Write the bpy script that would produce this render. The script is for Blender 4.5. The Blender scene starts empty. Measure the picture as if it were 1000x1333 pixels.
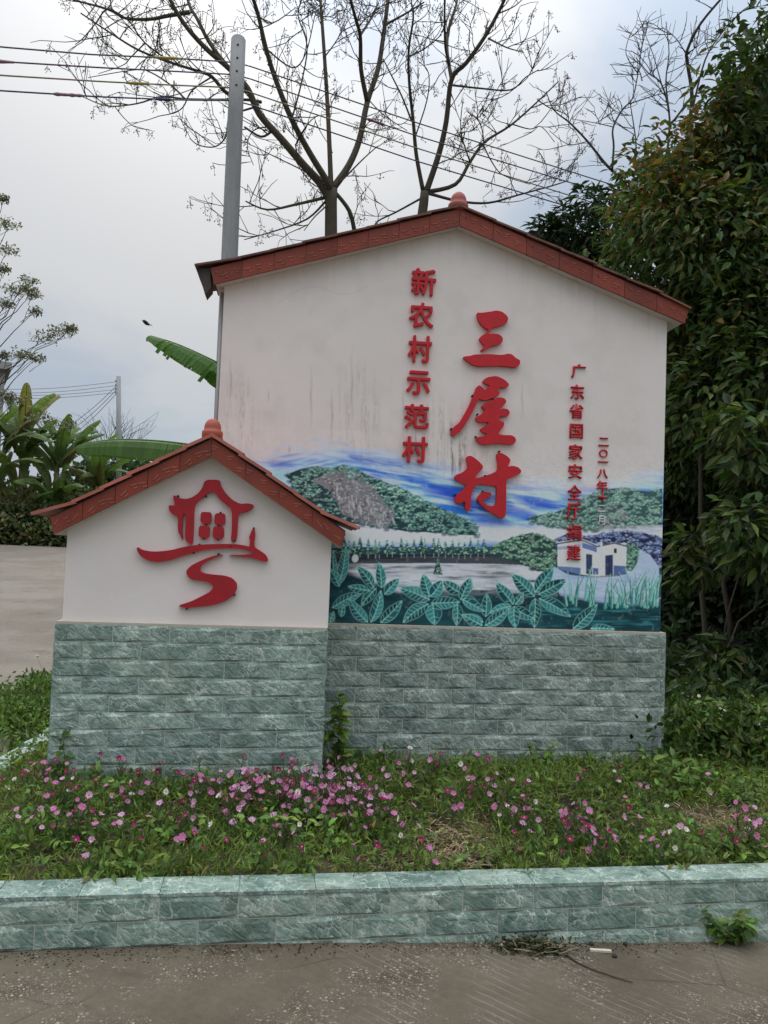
import bpy, bmesh, math, random
import numpy as np
from mathutils import Vector, Matrix
from mathutils.geometry import tessellate_polygon
rnd = random.Random(7); nr = np.random.default_rng(11)
SC = bpy.context.scene; COL = SC.collection; R = math.radians; PI = math.pi

# ------------------------------------------------------------------ camera
F = 1040.0; PITCH, ROLL = R(2.665), R(2.202); CAM = Vector((0, 0, 1.55))
_r0, _u0, FWD = Vector((1, 0, 0)), Vector((0, -math.sin(PITCH), math.cos(PITCH))), Vector((0, math.cos(PITCH), math.sin(PITCH)))
RIGHT = math.cos(ROLL) * _r0 + math.sin(ROLL) * _u0; UP = -math.sin(ROLL) * _r0 + math.cos(ROLL) * _u0
cd = bpy.data.cameras.new('camera'); cam = bpy.data.objects.new('camera', cd); COL.objects.link(cam)
cam.matrix_world = Matrix(((RIGHT.x, UP.x, -FWD.x, CAM.x), (RIGHT.y, UP.y, -FWD.y, CAM.y), (RIGHT.z, UP.z, -FWD.z, CAM.z), (0, 0, 0, 1)))
cd.sensor_fit = 'VERTICAL'; cd.sensor_height = 36; cd.lens = F / 1333 * 36; cd.clip_start = .05; cd.clip_end = 6000
SC.camera = cam
# ------------------------------------------------------------------ sky, sun, exposure
SUN_EL, SUN_AZ = R(40), R(-12)          # veiled sun behind the big tree
w = bpy.data.worlds.new('World'); SC.world = w; w.use_nodes = True
nt = w.node_tree; nt.nodes.clear()
def wn(t, **k):
    n = nt.nodes.new(t)
    for a, b in k.items(): setattr(n, a, b)
    return n
def wm(op, a, b=None, c=None):
    n = wn('ShaderNodeMath', operation=op)
    for i, v in enumerate((a, b, c)):
        if v is None: continue
        if isinstance(v, (int, float)): n.inputs[i].default_value = v
        else: nt.links.new(v, n.inputs[i])
    return n.outputs[0]
wo = wn('ShaderNodeOutputWorld'); bg = wn('ShaderNodeBackground'); bg.inputs['Strength'].default_value = .1
sky = wn('ShaderNodeTexSky', sky_type='NISHITA', sun_disc=False, sun_elevation=SUN_EL, sun_rotation=SUN_AZ, dust_density=1.5, air_density=1.2)
tc = wn('ShaderNodeTexCoord'); sx = wn('ShaderNodeSeparateXYZ'); nt.links.new(tc.outputs['Generated'], sx.inputs[0])
zz = wm('MAXIMUM', sx.outputs[2], 0.0)
# overcast dome: brighter towards the zenith
dome = wm('MULTIPLY_ADD', wm('POWER', zz, 3.9), 21.0, 3.4)
# glow of the veiled sun
sd = Vector((math.sin(SUN_AZ) * math.cos(SUN_EL), math.cos(SUN_AZ) * math.cos(SUN_EL), math.sin(SUN_EL)))
dp = wn('ShaderNodeVectorMath', operation='DOT_PRODUCT'); nt.links.new(tc.outputs['Generated'], dp.inputs[0]); dp.inputs[1].default_value = sd
glow = wm('MULTIPLY', wm('POWER', wm('MAXIMUM', dp.outputs['Value'], 0.0), 30), .9)
# cloud sheet, flattened towards the horizon
dv = wm('ADD', zz, .22); cb = wn('ShaderNodeCombineXYZ')
nt.links.new(wm('DIVIDE', sx.outputs[0], dv), cb.inputs[0]); nt.links.new(wm('DIVIDE', sx.outputs[1], dv), cb.inputs[1]); cb.inputs[2].default_value = 15.8
no = wn('ShaderNodeTexNoise'); no.inputs['Scale'].default_value = 1.15; no.inputs['Detail'].default_value = 6; no.inputs['Roughness'].default_value = .5; no.inputs['Distortion'].default_value = .5
nt.links.new(cb.outputs[0], no.inputs['Vector'])
mr = wn('ShaderNodeMapRange', interpolation_type='SMOOTHSTEP'); nt.links.new(no.outputs['Fac'], mr.inputs[0])
mr.inputs[1].default_value = .40; mr.inputs[2].default_value = .64
lum = wm('ADD', dome, glow)
thick = wn('ShaderNodeMix', data_type='RGBA'); nt.links.new(wm('MULTIPLY', mr.outputs[0], wm('MINIMUM', wm('MULTIPLY', zz, 3.6), 1.0)), thick.inputs[0])
thick.inputs[6].default_value = (.73, .855, 1.03, 1); thick.inputs[7].default_value = (1.10, 1.125, 1.15, 1)
cl = wn('ShaderNodeVectorMath', operation='SCALE'); nt.links.new(thick.outputs[2], cl.inputs[0]); nt.links.new(lum, cl.inputs['Scale'])
mx = wn('ShaderNodeMix', data_type='RGBA'); mx.inputs[0].default_value = .95
nt.links.new(sky.outputs[0], mx.inputs[6]); nt.links.new(cl.outputs[0], mx.inputs[7])
nt.links.new(mx.outputs[2], bg.inputs['Color']); nt.links.new(bg.outputs[0], wo.inputs[0])
sl = bpy.data.lights.new('sun', 'SUN'); sl.energy = .7; sl.angle = R(16); sl.color = (1, .96, .9)
so = bpy.data.objects.new('sun', sl); COL.objects.link(so); so.rotation_euler = (-sd).to_track_quat('-Z', 'Y').to_euler(); so.location = (0, 0, 20)
SC.view_settings.view_transform = 'Standard'; SC.view_settings.look = 'None'; SC.view_settings.gamma = 1; SC.view_settings.use_curve_mapping = False
SC.view_settings.exposure = 0.62
SC.cycles.max_bounces = 6; SC.cycles.transparent_max_bounces = 8

# ------------------------------------------------------------------ pixel -> world helpers
def ray(px, py): return FWD + RIGHT * ((px - 500) / F) - UP * ((py - 666.5) / F)
def atY(px, py, Y):
    d = ray(px, py); return CAM + d * ((Y - CAM.y) / d.y)
def atZ(px, py, Z):
    d = ray(px, py); return CAM + d * ((Z - CAM.z) / d.z)
class Frame:                     # an upright wall plane: local x along it, local -y towards the viewer
    def __init__(s, px, dist, yaw):
        s.yaw = yaw; s.u = Vector((math.cos(yaw), math.sin(yaw), 0)); s.n = Vector((math.sin(yaw), -math.cos(yaw), 0))
        d = ray(px, 715); s.o = Vector((d.x / d.y * dist, dist, 0))
    def loc(s, px, py, off=0.0):  # pixel on the plane lying `off` in front of the wall -> local (x, z)
        d = ray(px, py); o = s.o + s.n * off
        t = (o - CAM).dot(s.n) / d.dot(s.n); p = CAM + d * t
        return ((p - s.o).dot(s.u), p.z)
    def pix(s, x, z, off=0.0):    # arrays of local x, z -> photograph pixel
        P = np.array(s.o)[None, :] + np.outer(x, np.array(s.u)) + np.outer(z, (0, 0, 1)) + np.array(s.n)[None, :] * off - np.array(CAM)[None, :]
        c = P @ np.array(FWD); return 500 + F * (P @ np.array(RIGHT)) / c, 666.5 - F * (P @ np.array(UP)) / c

# ------------------------------------------------------------------ object helpers
def tag(o, label=None, cat=None, group=None, kind=None):
    for k, v in (('label', label), ('category', cat), ('group', group), ('kind', kind)):
        if v: o[k] = v
    return o
def thing(name, label, cat, loc=(0, 0, 0), rz=0, group=None):
    o = bpy.data.objects.new(name, None); COL.objects.link(o); o.empty_display_size = .1
    o.location = loc; o.rotation_euler = (0, 0, rz); return tag(o, label, cat, group)
def link(name, me, parent=None, loc=(0, 0, 0), mats=None, rot=None):
    o = bpy.data.objects.new(name, me); COL.objects.link(o); o.location = loc
    if rot: o.rotation_euler = rot
    if mats is not None and not me.materials:
        for m in (mats if isinstance(mats, (list, tuple)) else [mats]): me.materials.append(m)
    if parent: o.parent = parent
    return o
class MB:
    def __init__(s): s.v = []; s.f = []; s.m = []; s.sm = []; s.c = []; s.col = (1, 1, 1)
    def add(s, vs, fs, mi=0, smooth=False):
        b = len(s.v); s.v += [tuple(v) for v in vs]; s.c += [s.col] * len(vs)
        for f in fs: s.f.append([i + b for i in f]); s.m.append(mi); s.sm.append(smooth)
    def box(s, x0, x1, y0, y1, z0, z1, mi=0):
        s.add([(x0, y0, z0), (x1, y0, z0), (x1, y1, z0), (x0, y1, z0), (x0, y0, z1), (x1, y0, z1), (x1, y1, z1), (x0, y1, z1)],
              [(0, 3, 2, 1), (4, 5, 6, 7), (0, 1, 5, 4), (1, 2, 6, 5), (2, 3, 7, 6), (3, 0, 4, 7)], mi)
    def prism(s, poly, y0, y1, mi=0, smooth=False):   # polygon in (x, z), counter-clockwise seen from -y; y0 < y1
        a = sum(p[0] * q[1] - q[0] * p[1] for p, q in zip(poly, poly[1:] + poly[:1]))
        if a < 0: poly = poly[::-1]
        n = len(poly); vs = [(x, y0, z) for x, z in poly] + [(x, y1, z) for x, z in poly]
        tr = tessellate_polygon([[Vector((x, z, 0)) for x, z in poly]])
        fs = []
        for t in tr:
            p = [poly[i] for i in t]; ar = (p[1][0] - p[0][0]) * (p[2][1] - p[0][1]) - (p[2][0] - p[0][0]) * (p[1][1] - p[0][1])
            t = list(t) if ar > 0 else list(t)[::-1]
            fs.append(t); fs.append([i + n for i in t[::-1]])
        s.add(vs, fs, mi)
        b = len(s.v) - 2 * n
        for i in range(n):
            j = (i + 1) % n; s.f.append([b + i, b + i + n, b + j + n, b + j]); s.m.append(mi); s.sm.append(smooth)
    def tube(s, pts, rad, n=6, mi=0, cap=True):
        pts = [Vector(p) for p in pts]; L = len(pts)
        if not isinstance(rad, (list, tuple)): rad = [rad] * L
        vs = []; up = None
        for i, p in enumerate(pts):
            t = (pts[min(i + 1, L - 1)] - pts[max(i - 1, 0)])
            t = t.normalized() if t.length > 1e-9 else Vector((0, 0, 1))
            if up is None: up = t.orthogonal().normalized()
            a = up - t * up.dot(t); a = a.normalized() if a.length > 1e-6 else t.orthogonal().normalized(); up = a; b = t.cross(a)
            for k in range(n):
                q = 2 * PI * k / n; vs.append(p + (a * math.cos(q) + b * math.sin(q)) * rad[i])
        fs = [(i * n + k, i * n + (k + 1) % n, (i + 1) * n + (k + 1) % n, (i + 1) * n + k) for i in range(L - 1) for k in range(n)]
        if cap: fs += [tuple(range(n))[::-1], tuple((L - 1) * n + k for k in range(n))]
        s.add(vs, fs, mi, True)
    def lathe(s, prof, n=20, c=(0, 0, 0), mi=0):
        vs = [(c[0] + r * math.cos(2 * PI * k / n), c[1] + r * math.sin(2 * PI * k / n), c[2] + z) for r, z in prof for k in range(n)]
        fs = [(i * n + k, i * n + (k + 1) % n, (i + 1) * n + (k + 1) % n, (i + 1) * n + k) for i in range(len(prof) - 1) for k in range(n)]
        s.add(vs, fs, mi, True)
    def oct(s, c, r, mi=0, sq=1.0):
        x, y, z = c; s.add([(x + r, y, z), (x - r, y, z), (x, y + r, z), (x, y - r, z), (x, y, z + r * sq), (x, y, z - r * sq)],
                           [(0, 2, 4), (2, 1, 4), (1, 3, 4), (3, 0, 4), (2, 0, 5), (1, 2, 5), (3, 1, 5), (0, 3, 5)], mi, True)
    def mesh(s, name, mats, colors=False):
        me = bpy.data.meshes.new(name); me.from_pydata(s.v, [], s.f)
        for m in (mats if isinstance(mats, (list, tuple)) else [mats]): me.materials.append(m)
        me.polygons.foreach_set('material_index', s.m); me.polygons.foreach_set('use_smooth', s.sm)
        if colors:
            at = me.color_attributes.new('Col', 'FLOAT_COLOR', 'POINT')
            at.data.foreach_set('color', np.c_[np.array(s.c), np.ones(len(s.c))].astype(np.float32).ravel())
        me.update(); return me
    def build(s, name, mats, parent=None, loc=(0, 0, 0), colors=False): return link(name, s.mesh(name, mats, colors), parent, loc)
def np_mesh(name, V, faces_list, mats, col=None, smooth=False):   # V (N,3); faces_list: list of (M,k) int arrays
    me = bpy.data.meshes.new(name); me.vertices.add(len(V)); me.vertices.foreach_set('co', np.ascontiguousarray(V, np.float32).ravel())
    loops = np.concatenate([f.ravel() for f in faces_list]); cnt = np.concatenate([np.full(len(f), f.shape[1]) for f in faces_list])
    me.loops.add(len(loops)); me.loops.foreach_set('vertex_index', loops.astype(np.int32))
    me.polygons.add(len(cnt)); me.polygons.foreach_set('loop_start', np.r_[0, np.cumsum(cnt)[:-1]].astype(np.int32))
    try: me.polygons.foreach_set('loop_total', cnt.astype(np.int32))
    except Exception: pass
    me.polygons.foreach_set('use_smooth', np.full(len(cnt), smooth))
    for m in (mats if isinstance(mats, (list, tuple)) else [mats]): me.materials.append(m)
    me.update(calc_edges=True)
    if col is not None:
        at = me.color_attributes.new('Col', 'FLOAT_COLOR', 'POINT')
        at.data.foreach_set('color', np.c_[col, np.ones(len(col))].astype(np.float32).ravel())
    me.validate(); return me
def lin(*c):
    c = np.array(c, float) / 255; return np.where(c <= .04045, c / 12.92, ((c + .055) / 1.055) ** 2.4)
def smoothpoly(P, it=1):
    for _ in range(it):
        Q = []
        for a, b in zip(P, P[1:] + P[:1]):
            Q += [(a[0] * .8 + b[0] * .2, a[1] * .8 + b[1] * .2), (a[0] * .2 + b[0] * .8, a[1] * .2 + b[1] * .8)]
        P = Q
    return P

# ------------------------------------------------------------------ materials
class Mat:
    def __init__(s, name, base=(.5, .5, .5), rough=.7, spec=.3):
        s.m = bpy.data.materials.new(name); s.m.use_nodes = True; s.t = s.m.node_tree; s.b = s.t.nodes['Principled BSDF']
        s.b.inputs['Base Color'].default_value = (*base, 1); s.b.inputs['Roughness'].default_value = rough; s.b.inputs['Specular IOR Level'].default_value = spec
    def n(s, t, **k):
        n = s.t.nodes.new(t)
        for a, b in k.items(): setattr(n, a, b)
        return n
    def l(s, a, b): s.t.links.new(a, b)
    def inp(s, sock, v):
        if isinstance(v, (int, float)): sock.default_value = v
        elif isinstance(v, (tuple, list)): sock.default_value = (*v, 1) if len(v) == 3 and sock.type == 'RGBA' else v
        else: s.l(v, sock)
    def math(s, op, a, b=0.0, c=0.0):
        n = s.n('ShaderNodeMath', operation=op)
        for i, v in enumerate((a, b, c)): s.inp(n.inputs[i], v)
        return n.outputs[0]
    def coord(s, kind='Object', rand=0, scale=(1, 1, 1), rot=(0, 0, 0)):
        t = s.n('ShaderNodeTexCoord').outputs[kind]
        if rand:
            oi = s.n('ShaderNodeObjectInfo'); c = s.n('ShaderNodeVectorMath', operation='SCALE'); cc = s.n('ShaderNodeCombineXYZ')
            for i, k in enumerate((1, 7.3, 3.1)): s.l(s.math('MULTIPLY', oi.outputs['Random'], k * rand), cc.inputs[i])
            a = s.n('ShaderNodeVectorMath', operation='ADD'); s.l(t, a.inputs[0]); s.l(cc.outputs[0], a.inputs[1]); t = a.outputs[0]
        m = s.n('ShaderNodeMapping'); m.inputs['Scale'].default_value = scale; m.inputs['Rotation'].default_value = rot; s.l(t, m.inputs[0]); return m.outputs[0]
    def noise(s, v, scale=5, detail=4, rough=.55, dist=0, out='Fac'):
        n = s.n('ShaderNodeTexNoise'); s.l(v, n.inputs['Vector'])
        for k, x in (('Scale', scale), ('Detail', detail), ('Roughness', rough), ('Distortion', dist)): n.inputs[k].default_value = x
        return n.outputs[out]
    def vor(s, v, scale=5, feat='F1', out='Distance', rnd_=1.0):
        n = s.n('ShaderNodeTexVoronoi', feature=feat); s.l(v, n.inputs['Vector']); n.inputs['Scale'].default_value = scale; n.inputs['Randomness'].default_value = rnd_; return n.outputs[out]
    def ramp(s, f, a, b, lo=0.0, hi=1.0):
        n = s.n('ShaderNodeMapRange', interpolation_type='SMOOTHSTEP'); s.inp(n.inputs[0], f)
        for i, x in enumerate((a, b, lo, hi)): n.inputs[i + 1].default_value = x
        return n.outputs[0]
    def mix(s, f, a, b, mode='MIX'):
        n = s.n('ShaderNodeMix', data_type='RGBA', blend_type=mode); s.inp(n.inputs[0], f); s.inp(n.inputs[6], a); s.inp(n.inputs[7], b); return n.outputs[2]
    def base(s, c): s.inp(s.b.inputs['Base Color'], c); return s
    def bump(s, h, d=.01, st=1.0):
        n = s.n('ShaderNodeBump'); n.inputs['Distance'].default_value = d; n.inputs['Strength'].default_value = st; s.l(h, n.inputs['Height']); s.l(n.outputs[0], s.b.inputs['Normal']); return s
    def attr(s, name='Col'): return s.n('ShaderNodeAttribute', attribute_name=name).outputs['Color']
    def random(s): return s.n('ShaderNodeObjectInfo').outputs['Random']

def stone_tile(name, dark, mid, light, vein):
    m = Mat(name, rough=.38, spec=.4)
    v = m.coord('Object', rand=9, rot=(0, R(-38), 0)); mp_ = m.n('ShaderNodeMapping'); m.l(v, mp_.inputs[0]); mp_.inputs['Scale'].default_value = (.75, 1, 1.5); v2 = mp_.outputs[0]
    big = m.noise(v, 9, 5, .6, .8); fine = m.noise(v, 40, 4, .6)
    c = m.mix(m.ramp(big, .35, .62), dark, mid); c = m.mix(m.ramp(m.noise(v2, 16, 4, .6, .6), .50, .70, 0, .75), c, light)
    def warp(src, sc, amt):
        nn = m.n('ShaderNodeVectorMath', operation='SCALE'); m.l(m.noise(src, sc, 4, .6, out='Color'), nn.inputs[0]); nn.inputs['Scale'].default_value = amt
        ad = m.n('ShaderNodeVectorMath', operation='ADD'); m.l(src, ad.inputs[0]); m.l(nn.outputs[0], ad.inputs[1]); return ad.outputs[0]
    e1 = m.vor(warp(v2, 14, .10), 17, 'DISTANCE_TO_EDGE'); e2 = m.vor(warp(v, 20, .06), 34, 'DISTANCE_TO_EDGE')
    line = m.math('MULTIPLY', m.ramp(e1, .0, .05, 1, 0), m.ramp(m.noise(v, 11, 3), .42, .58)); line2 = m.math('MULTIPLY', m.ramp(e2, .0, .06, 1, 0), m.ramp(m.noise(v, 17, 3), .50, .62))
    n1 = m.noise(v2, 15, 6, .62, .9); line3 = m.math('MULTIPLY', m.ramp(m.math('ABSOLUTE', m.math('SUBTRACT', n1, .5)), 0, .018, 1, 0), m.ramp(m.noise(v, 9, 2), .45, .6))
    ln = m.math('MAXIMUM', m.math('MAXIMUM', line, m.math('MULTIPLY', line2, .8)), m.math('MULTIPLY', line3, .6))
    c = m.mix(m.math('MULTIPLY', ln, .8), c, vein)
    n1 = m.math('ADD', n1, m.ramp(e1, 0, .25, 0, .35))
    hv = m.mix(m.random(), (.78, .80, .80), (1.16, 1.12, 1.10)); c = m.mix(1.0, c, hv, 'MULTIPLY')
    pos = m.n('ShaderNodeNewGeometry').outputs['Position']
    dirt = m.ramp(m.noise(pos, 3.2, 5, .65), .5, .75, 0, .55); c = m.mix(dirt, c, tuple(np.array(mid) * np.array((.62, .55, .45))))
    m.base(c); m.bump(m.math('ADD', m.math('MULTIPLY', n1, 1.0), m.math('MULTIPLY', fine, .35)), .010, .6); return m.m
M = {}
M['tile'] = stone_tile('green_stone_tile', (.150, .222, .190), (.28, .375, .325), (.44, .53, .465), (.74, .78, .70))
M['tile_grey'] = stone_tile('grey_green_stone_tile', (.142, .195, .172), (.265, .335, .298), (.41, .475, .425), (.70, .73, .66))
M['tile_kerb'] = stone_tile('kerb_stone_tile', (.14, .215, .178), (.25, .345, .29), (.39, .48, .415), (.70, .74, .66))
m = Mat('grout', rough=.9); v = m.coord(); m.base(m.mix(m.noise(v, 12, 5), (.52, .53, .47), (.68, .68, .61))); M['grout'] = m.m
m = Mat('stained_ledge', rough=.9); v = m.coord(); m.base(m.mix(m.noise(v, 10, 5), (.40, .34, .25), (.60, .55, .46))); M['ledge'] = m.m
def plaster():
    m = Mat('white_plaster', rough=.85, spec=.15); v = m.coord()
    c = m.mix(m.ramp(m.noise(v, 1.6, 5, .6), .35, .7), (.81, .735, .69), (.765, .69, .645))
    sv = m.coord('Object', scale=(14, 14, .7)); st = m.math('MULTIPLY', m.ramp(m.noise(sv, 1.6, 5, .7), .60, .80), m.ramp(m.noise(v, 1.3, 3), .42, .68))
    c = m.mix(m.math('MULTIPLY', st, .16), c, (.30, .27, .24))
    sp = m.ramp(m.vor(v, 16), .02, .05, 1, 0); c = m.mix(m.math('MULTIPLY', m.math('MULTIPLY', sp, m.ramp(m.noise(v, 3), .62, .7)), .4), c, (.22, .2, .18))
    m.base(c); m.bump(m.math('ADD', m.noise(v, 9, 5, .6), m.math('MULTIPLY', m.noise(v, 120, 2), .12)), .004, .5); return m
M['plaster'] = plaster().m
pm = plaster(); col0 = pm.b.inputs['Base Color'].links[0].from_socket; pm.base(pm.mix(1.0, col0, pm.attr(), 'MULTIPLY')); M['plaster_stained'] = pm.m
m = Mat('mural_paint', rough=.72, spec=.2); v = m.coord(); m.base(m.mix(1.0, m.attr(), m.mix(m.noise(v, 30, 4), (.92, .92, .92), (1.05, 1.05, 1.05)), 'MULTIPLY'))
m.bump(m.noise(v, 60, 4, .6), .002, .35); M['mural'] = m.m
m = Mat('cornice_plaster', rough=.9); v = m.coord(); m.base(m.mix(m.ramp(m.noise(v, 7, 6, .7), .5, .75), (.60, .565, .53), (.32, .29, .25))); M['cornice'] = m.m
m = Mat('red_letter_paint', rough=.48, spec=.4); v = m.coord('Object', rand=3); c = m.mix(m.ramp(m.noise(v, 14, 5, .6), .4, .7), (.56, .012, .020), (.46, .013, .020))
m.base(c); m.bump(m.noise(v, 40, 3), .002, .3); M['red'] = m.m
m = Mat('red_emblem_paint', rough=.55, spec=.35); v = m.coord('Object'); c = m.mix(m.ramp(m.noise(v, 9, 5, .65), .4, .7), (.40, .014, .022), (.32, .014, .020))
m.base(c); m.bump(m.noise(v, 30, 3), .002, .3); M['emblem'] = m.m
m = Mat('letter_side', (.22, .012, .016), .6); M['red_side'] = m.m
m = Mat('pale_paint_trace', rough=.85); v = m.coord(); m.base(m.mix(m.noise(v, 60, 3), (.60, .58, .55), (.75, .72, .70))); M['trace'] = m.m
def redtile(name, a, b, dirt, amt):
    m = Mat(name, rough=.55, spec=.35); v = m.coord('Object', rand=5); c = m.mix(m.ramp(m.noise(v, 6, 5, .6), .35, .7), a, b)
    c = m.mix(1.0, c, m.mix(m.random(), (.82, .82, .82), (1.14, 1.12, 1.1)), 'MULTIPLY')
    pos = m.n('ShaderNodeNewGeometry').outputs['Position']; c = m.mix(m.ramp(m.noise(pos, 7, 6, .7), .48, .72, 0, amt), c, dirt); m.base(c); m.bump(m.noise(v, 45, 4, .6), .003, .4); return m.m
M['fascia'] = redtile('red_fascia_tile', (.26, .049, .027), (.195, .040, .025), (.16, .045, .032), .6)
M['fascia_mark'] = redtile('fascia_relief', (.40, .13, .095), (.30, .08, .06), (.38, .16, .12), .5)
M['rooftile_clean'] = redtile('salmon_roof_tile', (.50, .16, .115), (.40, .12, .09), (.33, .13, .10), .5)
M['rooftile_dirty'] = redtile('weathered_roof_tile', (.22, .085, .06), (.14, .06, .045), (.05, .045, .035), .9)
M['finial'] = redtile('red_finial', (.40, .085, .050), (.31, .065, .043), (.20, .06, .045), .5)
m = Mat('dark_board', rough=.8); v = m.coord(); m.base(m.mix(m.noise(v, 12, 5), (.05, .04, .034), (.10, .08, .068))); M['dark'] = m.m
m = Mat('nail_iron', (.03, .025, .02), .7); M['iron'] = m.m
m = Mat('conduit_plastic', (.30, .29, .28), .6); M['conduit'] = m.m

def concrete(name, a, b, groove):
    m = Mat(name, rough=.9, spec=.2); v = m.n('ShaderNodeNewGeometry').outputs['Position']
    c = m.mix(m.ramp(m.noise(v, .9, 6, .65, .3), .35, .68), a, b)
    c = m.mix(m.ramp(m.noise(v, 2.6, 5, .65), .50, .70, 0, .75), c, tuple(np.array(a) * (.70, .62, .53)))
    c = m.mix(1.0, c, m.mix(m.noise(v, 28, 6, .7), (.72, .72, .72), (1.28, 1.27, 1.25)), 'MULTIPLY')
    crk = m.math('MULTIPLY', m.ramp(m.vor(m.coord('Object'), .55, 'DISTANCE_TO_EDGE'), 0, .004, 1, 0), m.ramp(m.noise(v, 1.1, 3), .45, .6)); c = m.mix(m.math('MULTIPLY', crk, .6), c, (.04, .034, .028))
    # pale aggregate chips worn out of the surface
    wv = m.n('ShaderNodeVectorMath', operation='ADD'); m.l(v, wv.inputs[0]); nn = m.n('ShaderNodeVectorMath', operation='SCALE'); m.l(m.noise(v, 60, 2, out='Color'), nn.inputs[0]); nn.inputs['Scale'].default_value = .012; m.l(nn.outputs[0], wv.inputs[1])
    zone = m.ramp(m.noise(v, 2.6, 6, .68), .44, .62)
    chip = m.math('MULTIPLY', m.ramp(m.vor(wv.outputs[0], 55), .24, .34, 1, 0), m.ramp(m.vor(wv.outputs[0], 55, out='Color'), .52, .56))
    chip2 = m.math('MULTIPLY', m.math('MULTIPLY', m.ramp(m.vor(wv.outputs[0], 130), .26, .36, 1, 0), m.ramp(m.vor(wv.outputs[0], 130, out='Color'), .42, .46)), .8)
    ch = m.math('MULTIPLY', m.math('MAXIMUM', chip, chip2), zone)
    c = m.mix(m.math('MULTIPLY', ch, .5), c, (.58, .54, .45))
    c = m.mix(m.ramp(m.noise(v, 140, 3, .6), .56, .72, 0, .35), c, tuple(np.array(b) * 1.5))
    h = m.math('ADD', m.math('MULTIPLY', m.noise(v, 40, 5, .65), .7), m.math('MULTIPLY', ch, .25))
    if groove:
        mp = m.n('ShaderNodeMapping'); mp.inputs['Rotation'].default_value = (0, 0, R(38)); m.l(v, mp.inputs[0])
        wa = m.n('ShaderNodeTexWave', wave_type='BANDS', bands_direction='Y'); m.l(mp.outputs[0], wa.inputs[0]); wa.inputs['Scale'].default_value = 7.5; wa.inputs['Distortion'].default_value = 1.2; wa.inputs['Detail'].default_value = 3
        sx_ = m.n('ShaderNodeSeparateXYZ'); m.l(v, sx_.inputs[0])
        g = m.math('MULTIPLY', m.ramp(wa.outputs['Fac'], .90, .99), m.math('MULTIPLY', m.ramp(sx_.outputs[0], -.35, .25), m.ramp(m.noise(v, 5, 4, .6), .42, .6)))
        c = m.mix(m.math('MULTIPLY', g, .42), c, (.27, .25, .22)); h = m.math('ADD', h, m.math('MULTIPLY', wa.outputs['Fac'], .3))
    m.base(c); m.bump(h, .006, .7); return m.m
M['road'] = concrete('worn_concrete', (.092, .074, .051), (.140, .116, .083), True)
M['side_road'] = concrete('pale_concrete', (.15, .126, .10), (.20, .174, .142), False)
m = Mat('soil', rough=.95, spec=.1); v = m.n('ShaderNodeNewGeometry').outputs['Position']
c = m.mix(m.noise(v, 8, 6, .65), (.035, .028, .02), (.085, .064, .045)); c = m.mix(m.ramp(m.noise(v, 1.8, 4), .52, .64, 0, .8), c, (.17, .135, .085)); m.base(c); m.bump(m.noise(v, 45, 5, .7), .03, 1); M['soil'] = m.m
m = Mat('ground_earth', rough=.95, spec=.1); v = m.n('ShaderNodeNewGeometry').outputs['Position']
m.base(m.mix(m.noise(v, .4, 6, .6), (.05, .065, .025), (.10, .10, .05))); M['earth'] = m.m
def leafmat(name, trans=.25, rough=.5, spec=.3, tint=None):
    m = Mat(name, rough=rough, spec=spec); a = m.attr(); v = m.coord(); c = m.mix(1.0, a, m.mix(m.noise(v, 25, 3), (.85, .85, .85), (1.15, 1.15, 1.15)), 'MULTIPLY')
    m.base(c); tr = m.n('ShaderNodeBsdfTranslucent'); m.l(m.mix(1.0, c, (1.5, 1.6, .7), 'MULTIPLY'), tr.inputs[0])
    ms = m.n('ShaderNodeMixShader'); ms.inputs[0].default_value = trans; m.l(m.b.outputs[0], ms.inputs[1]); m.l(tr.outputs[0], ms.inputs[2]); m.l(ms.outputs[0], m.t.nodes['Material Output'].inputs[0]); return m.m
M['leaf'] = leafmat('broad_leaf', .18, .58, .22); M['grass'] = leafmat('fine_foliage', .3, .6); M['banana'] = leafmat('banana_leaf', .3, .6, .2); M['petal'] = leafmat('flower_petal', .35, .7, .1)
M['straw'] = leafmat('dry_straw', .1, .8, .1)
m = Mat('bark', rough=.9, spec=.1); v = m.coord(scale=(6, 6, 1.2)); m.base(m.mix(m.noise(v, 8, 5, .7), (.055, .047, .034), (.125, .105, .078))); m.bump(m.noise(v, 12, 5, .7), .01, .8); M['bark'] = m.m
m = Mat('dark_twig', (.062, .052, .040), .9, .1); M['twig'] = m.m
m = Mat('dead_wood', (.06, .052, .047), .9, .1); M['dead'] = m.m
m = Mat('dry_berry', (.085, .066, .04), .8, .2); M['berry'] = m.m
m = Mat('pole_concrete', rough=.9); v = m.coord(scale=(3, 3, .5)); c = m.mix(m.noise(v, 4, 6, .65), (.22, .22, .22), (.36, .36, .355)); c = m.mix(m.ramp(m.noise(v, 9, 5, .7), .55, .75, 0, .6), c, (.14, .14, .14)); m.base(c); m.bump(m.noise(m.coord(), 40, 4), .004, .5); M['pole'] = m.m
m = Mat('hole_dark', (.02, .02, .02), .9); M['hole'] = m.m
for k, c in (('cable_grey', (.10, .10, .105)), ('cable_purple', (.12, .07, .13)), ('cable_yellow', (.26, .22, .11)), ('cable_blue', (.05, .05, .10)), ('sleeve_yellow', (.42, .33, .10)), ('sleeve_purple', (.22, .10, .17)), ('sleeve_pink', (.30, .17, .20)), ('sleeve_navy', (.05, .05, .16))):
    M[k] = Mat(k, c, .5).m
m = Mat('pseudostem', rough=.7); v = m.coord(scale=(1, 1, 3)); m.base(m.mix(m.noise(v, 3, 4), (.09, .10, .04), (.18, .13, .07))); M['pstem'] = m.m
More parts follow.
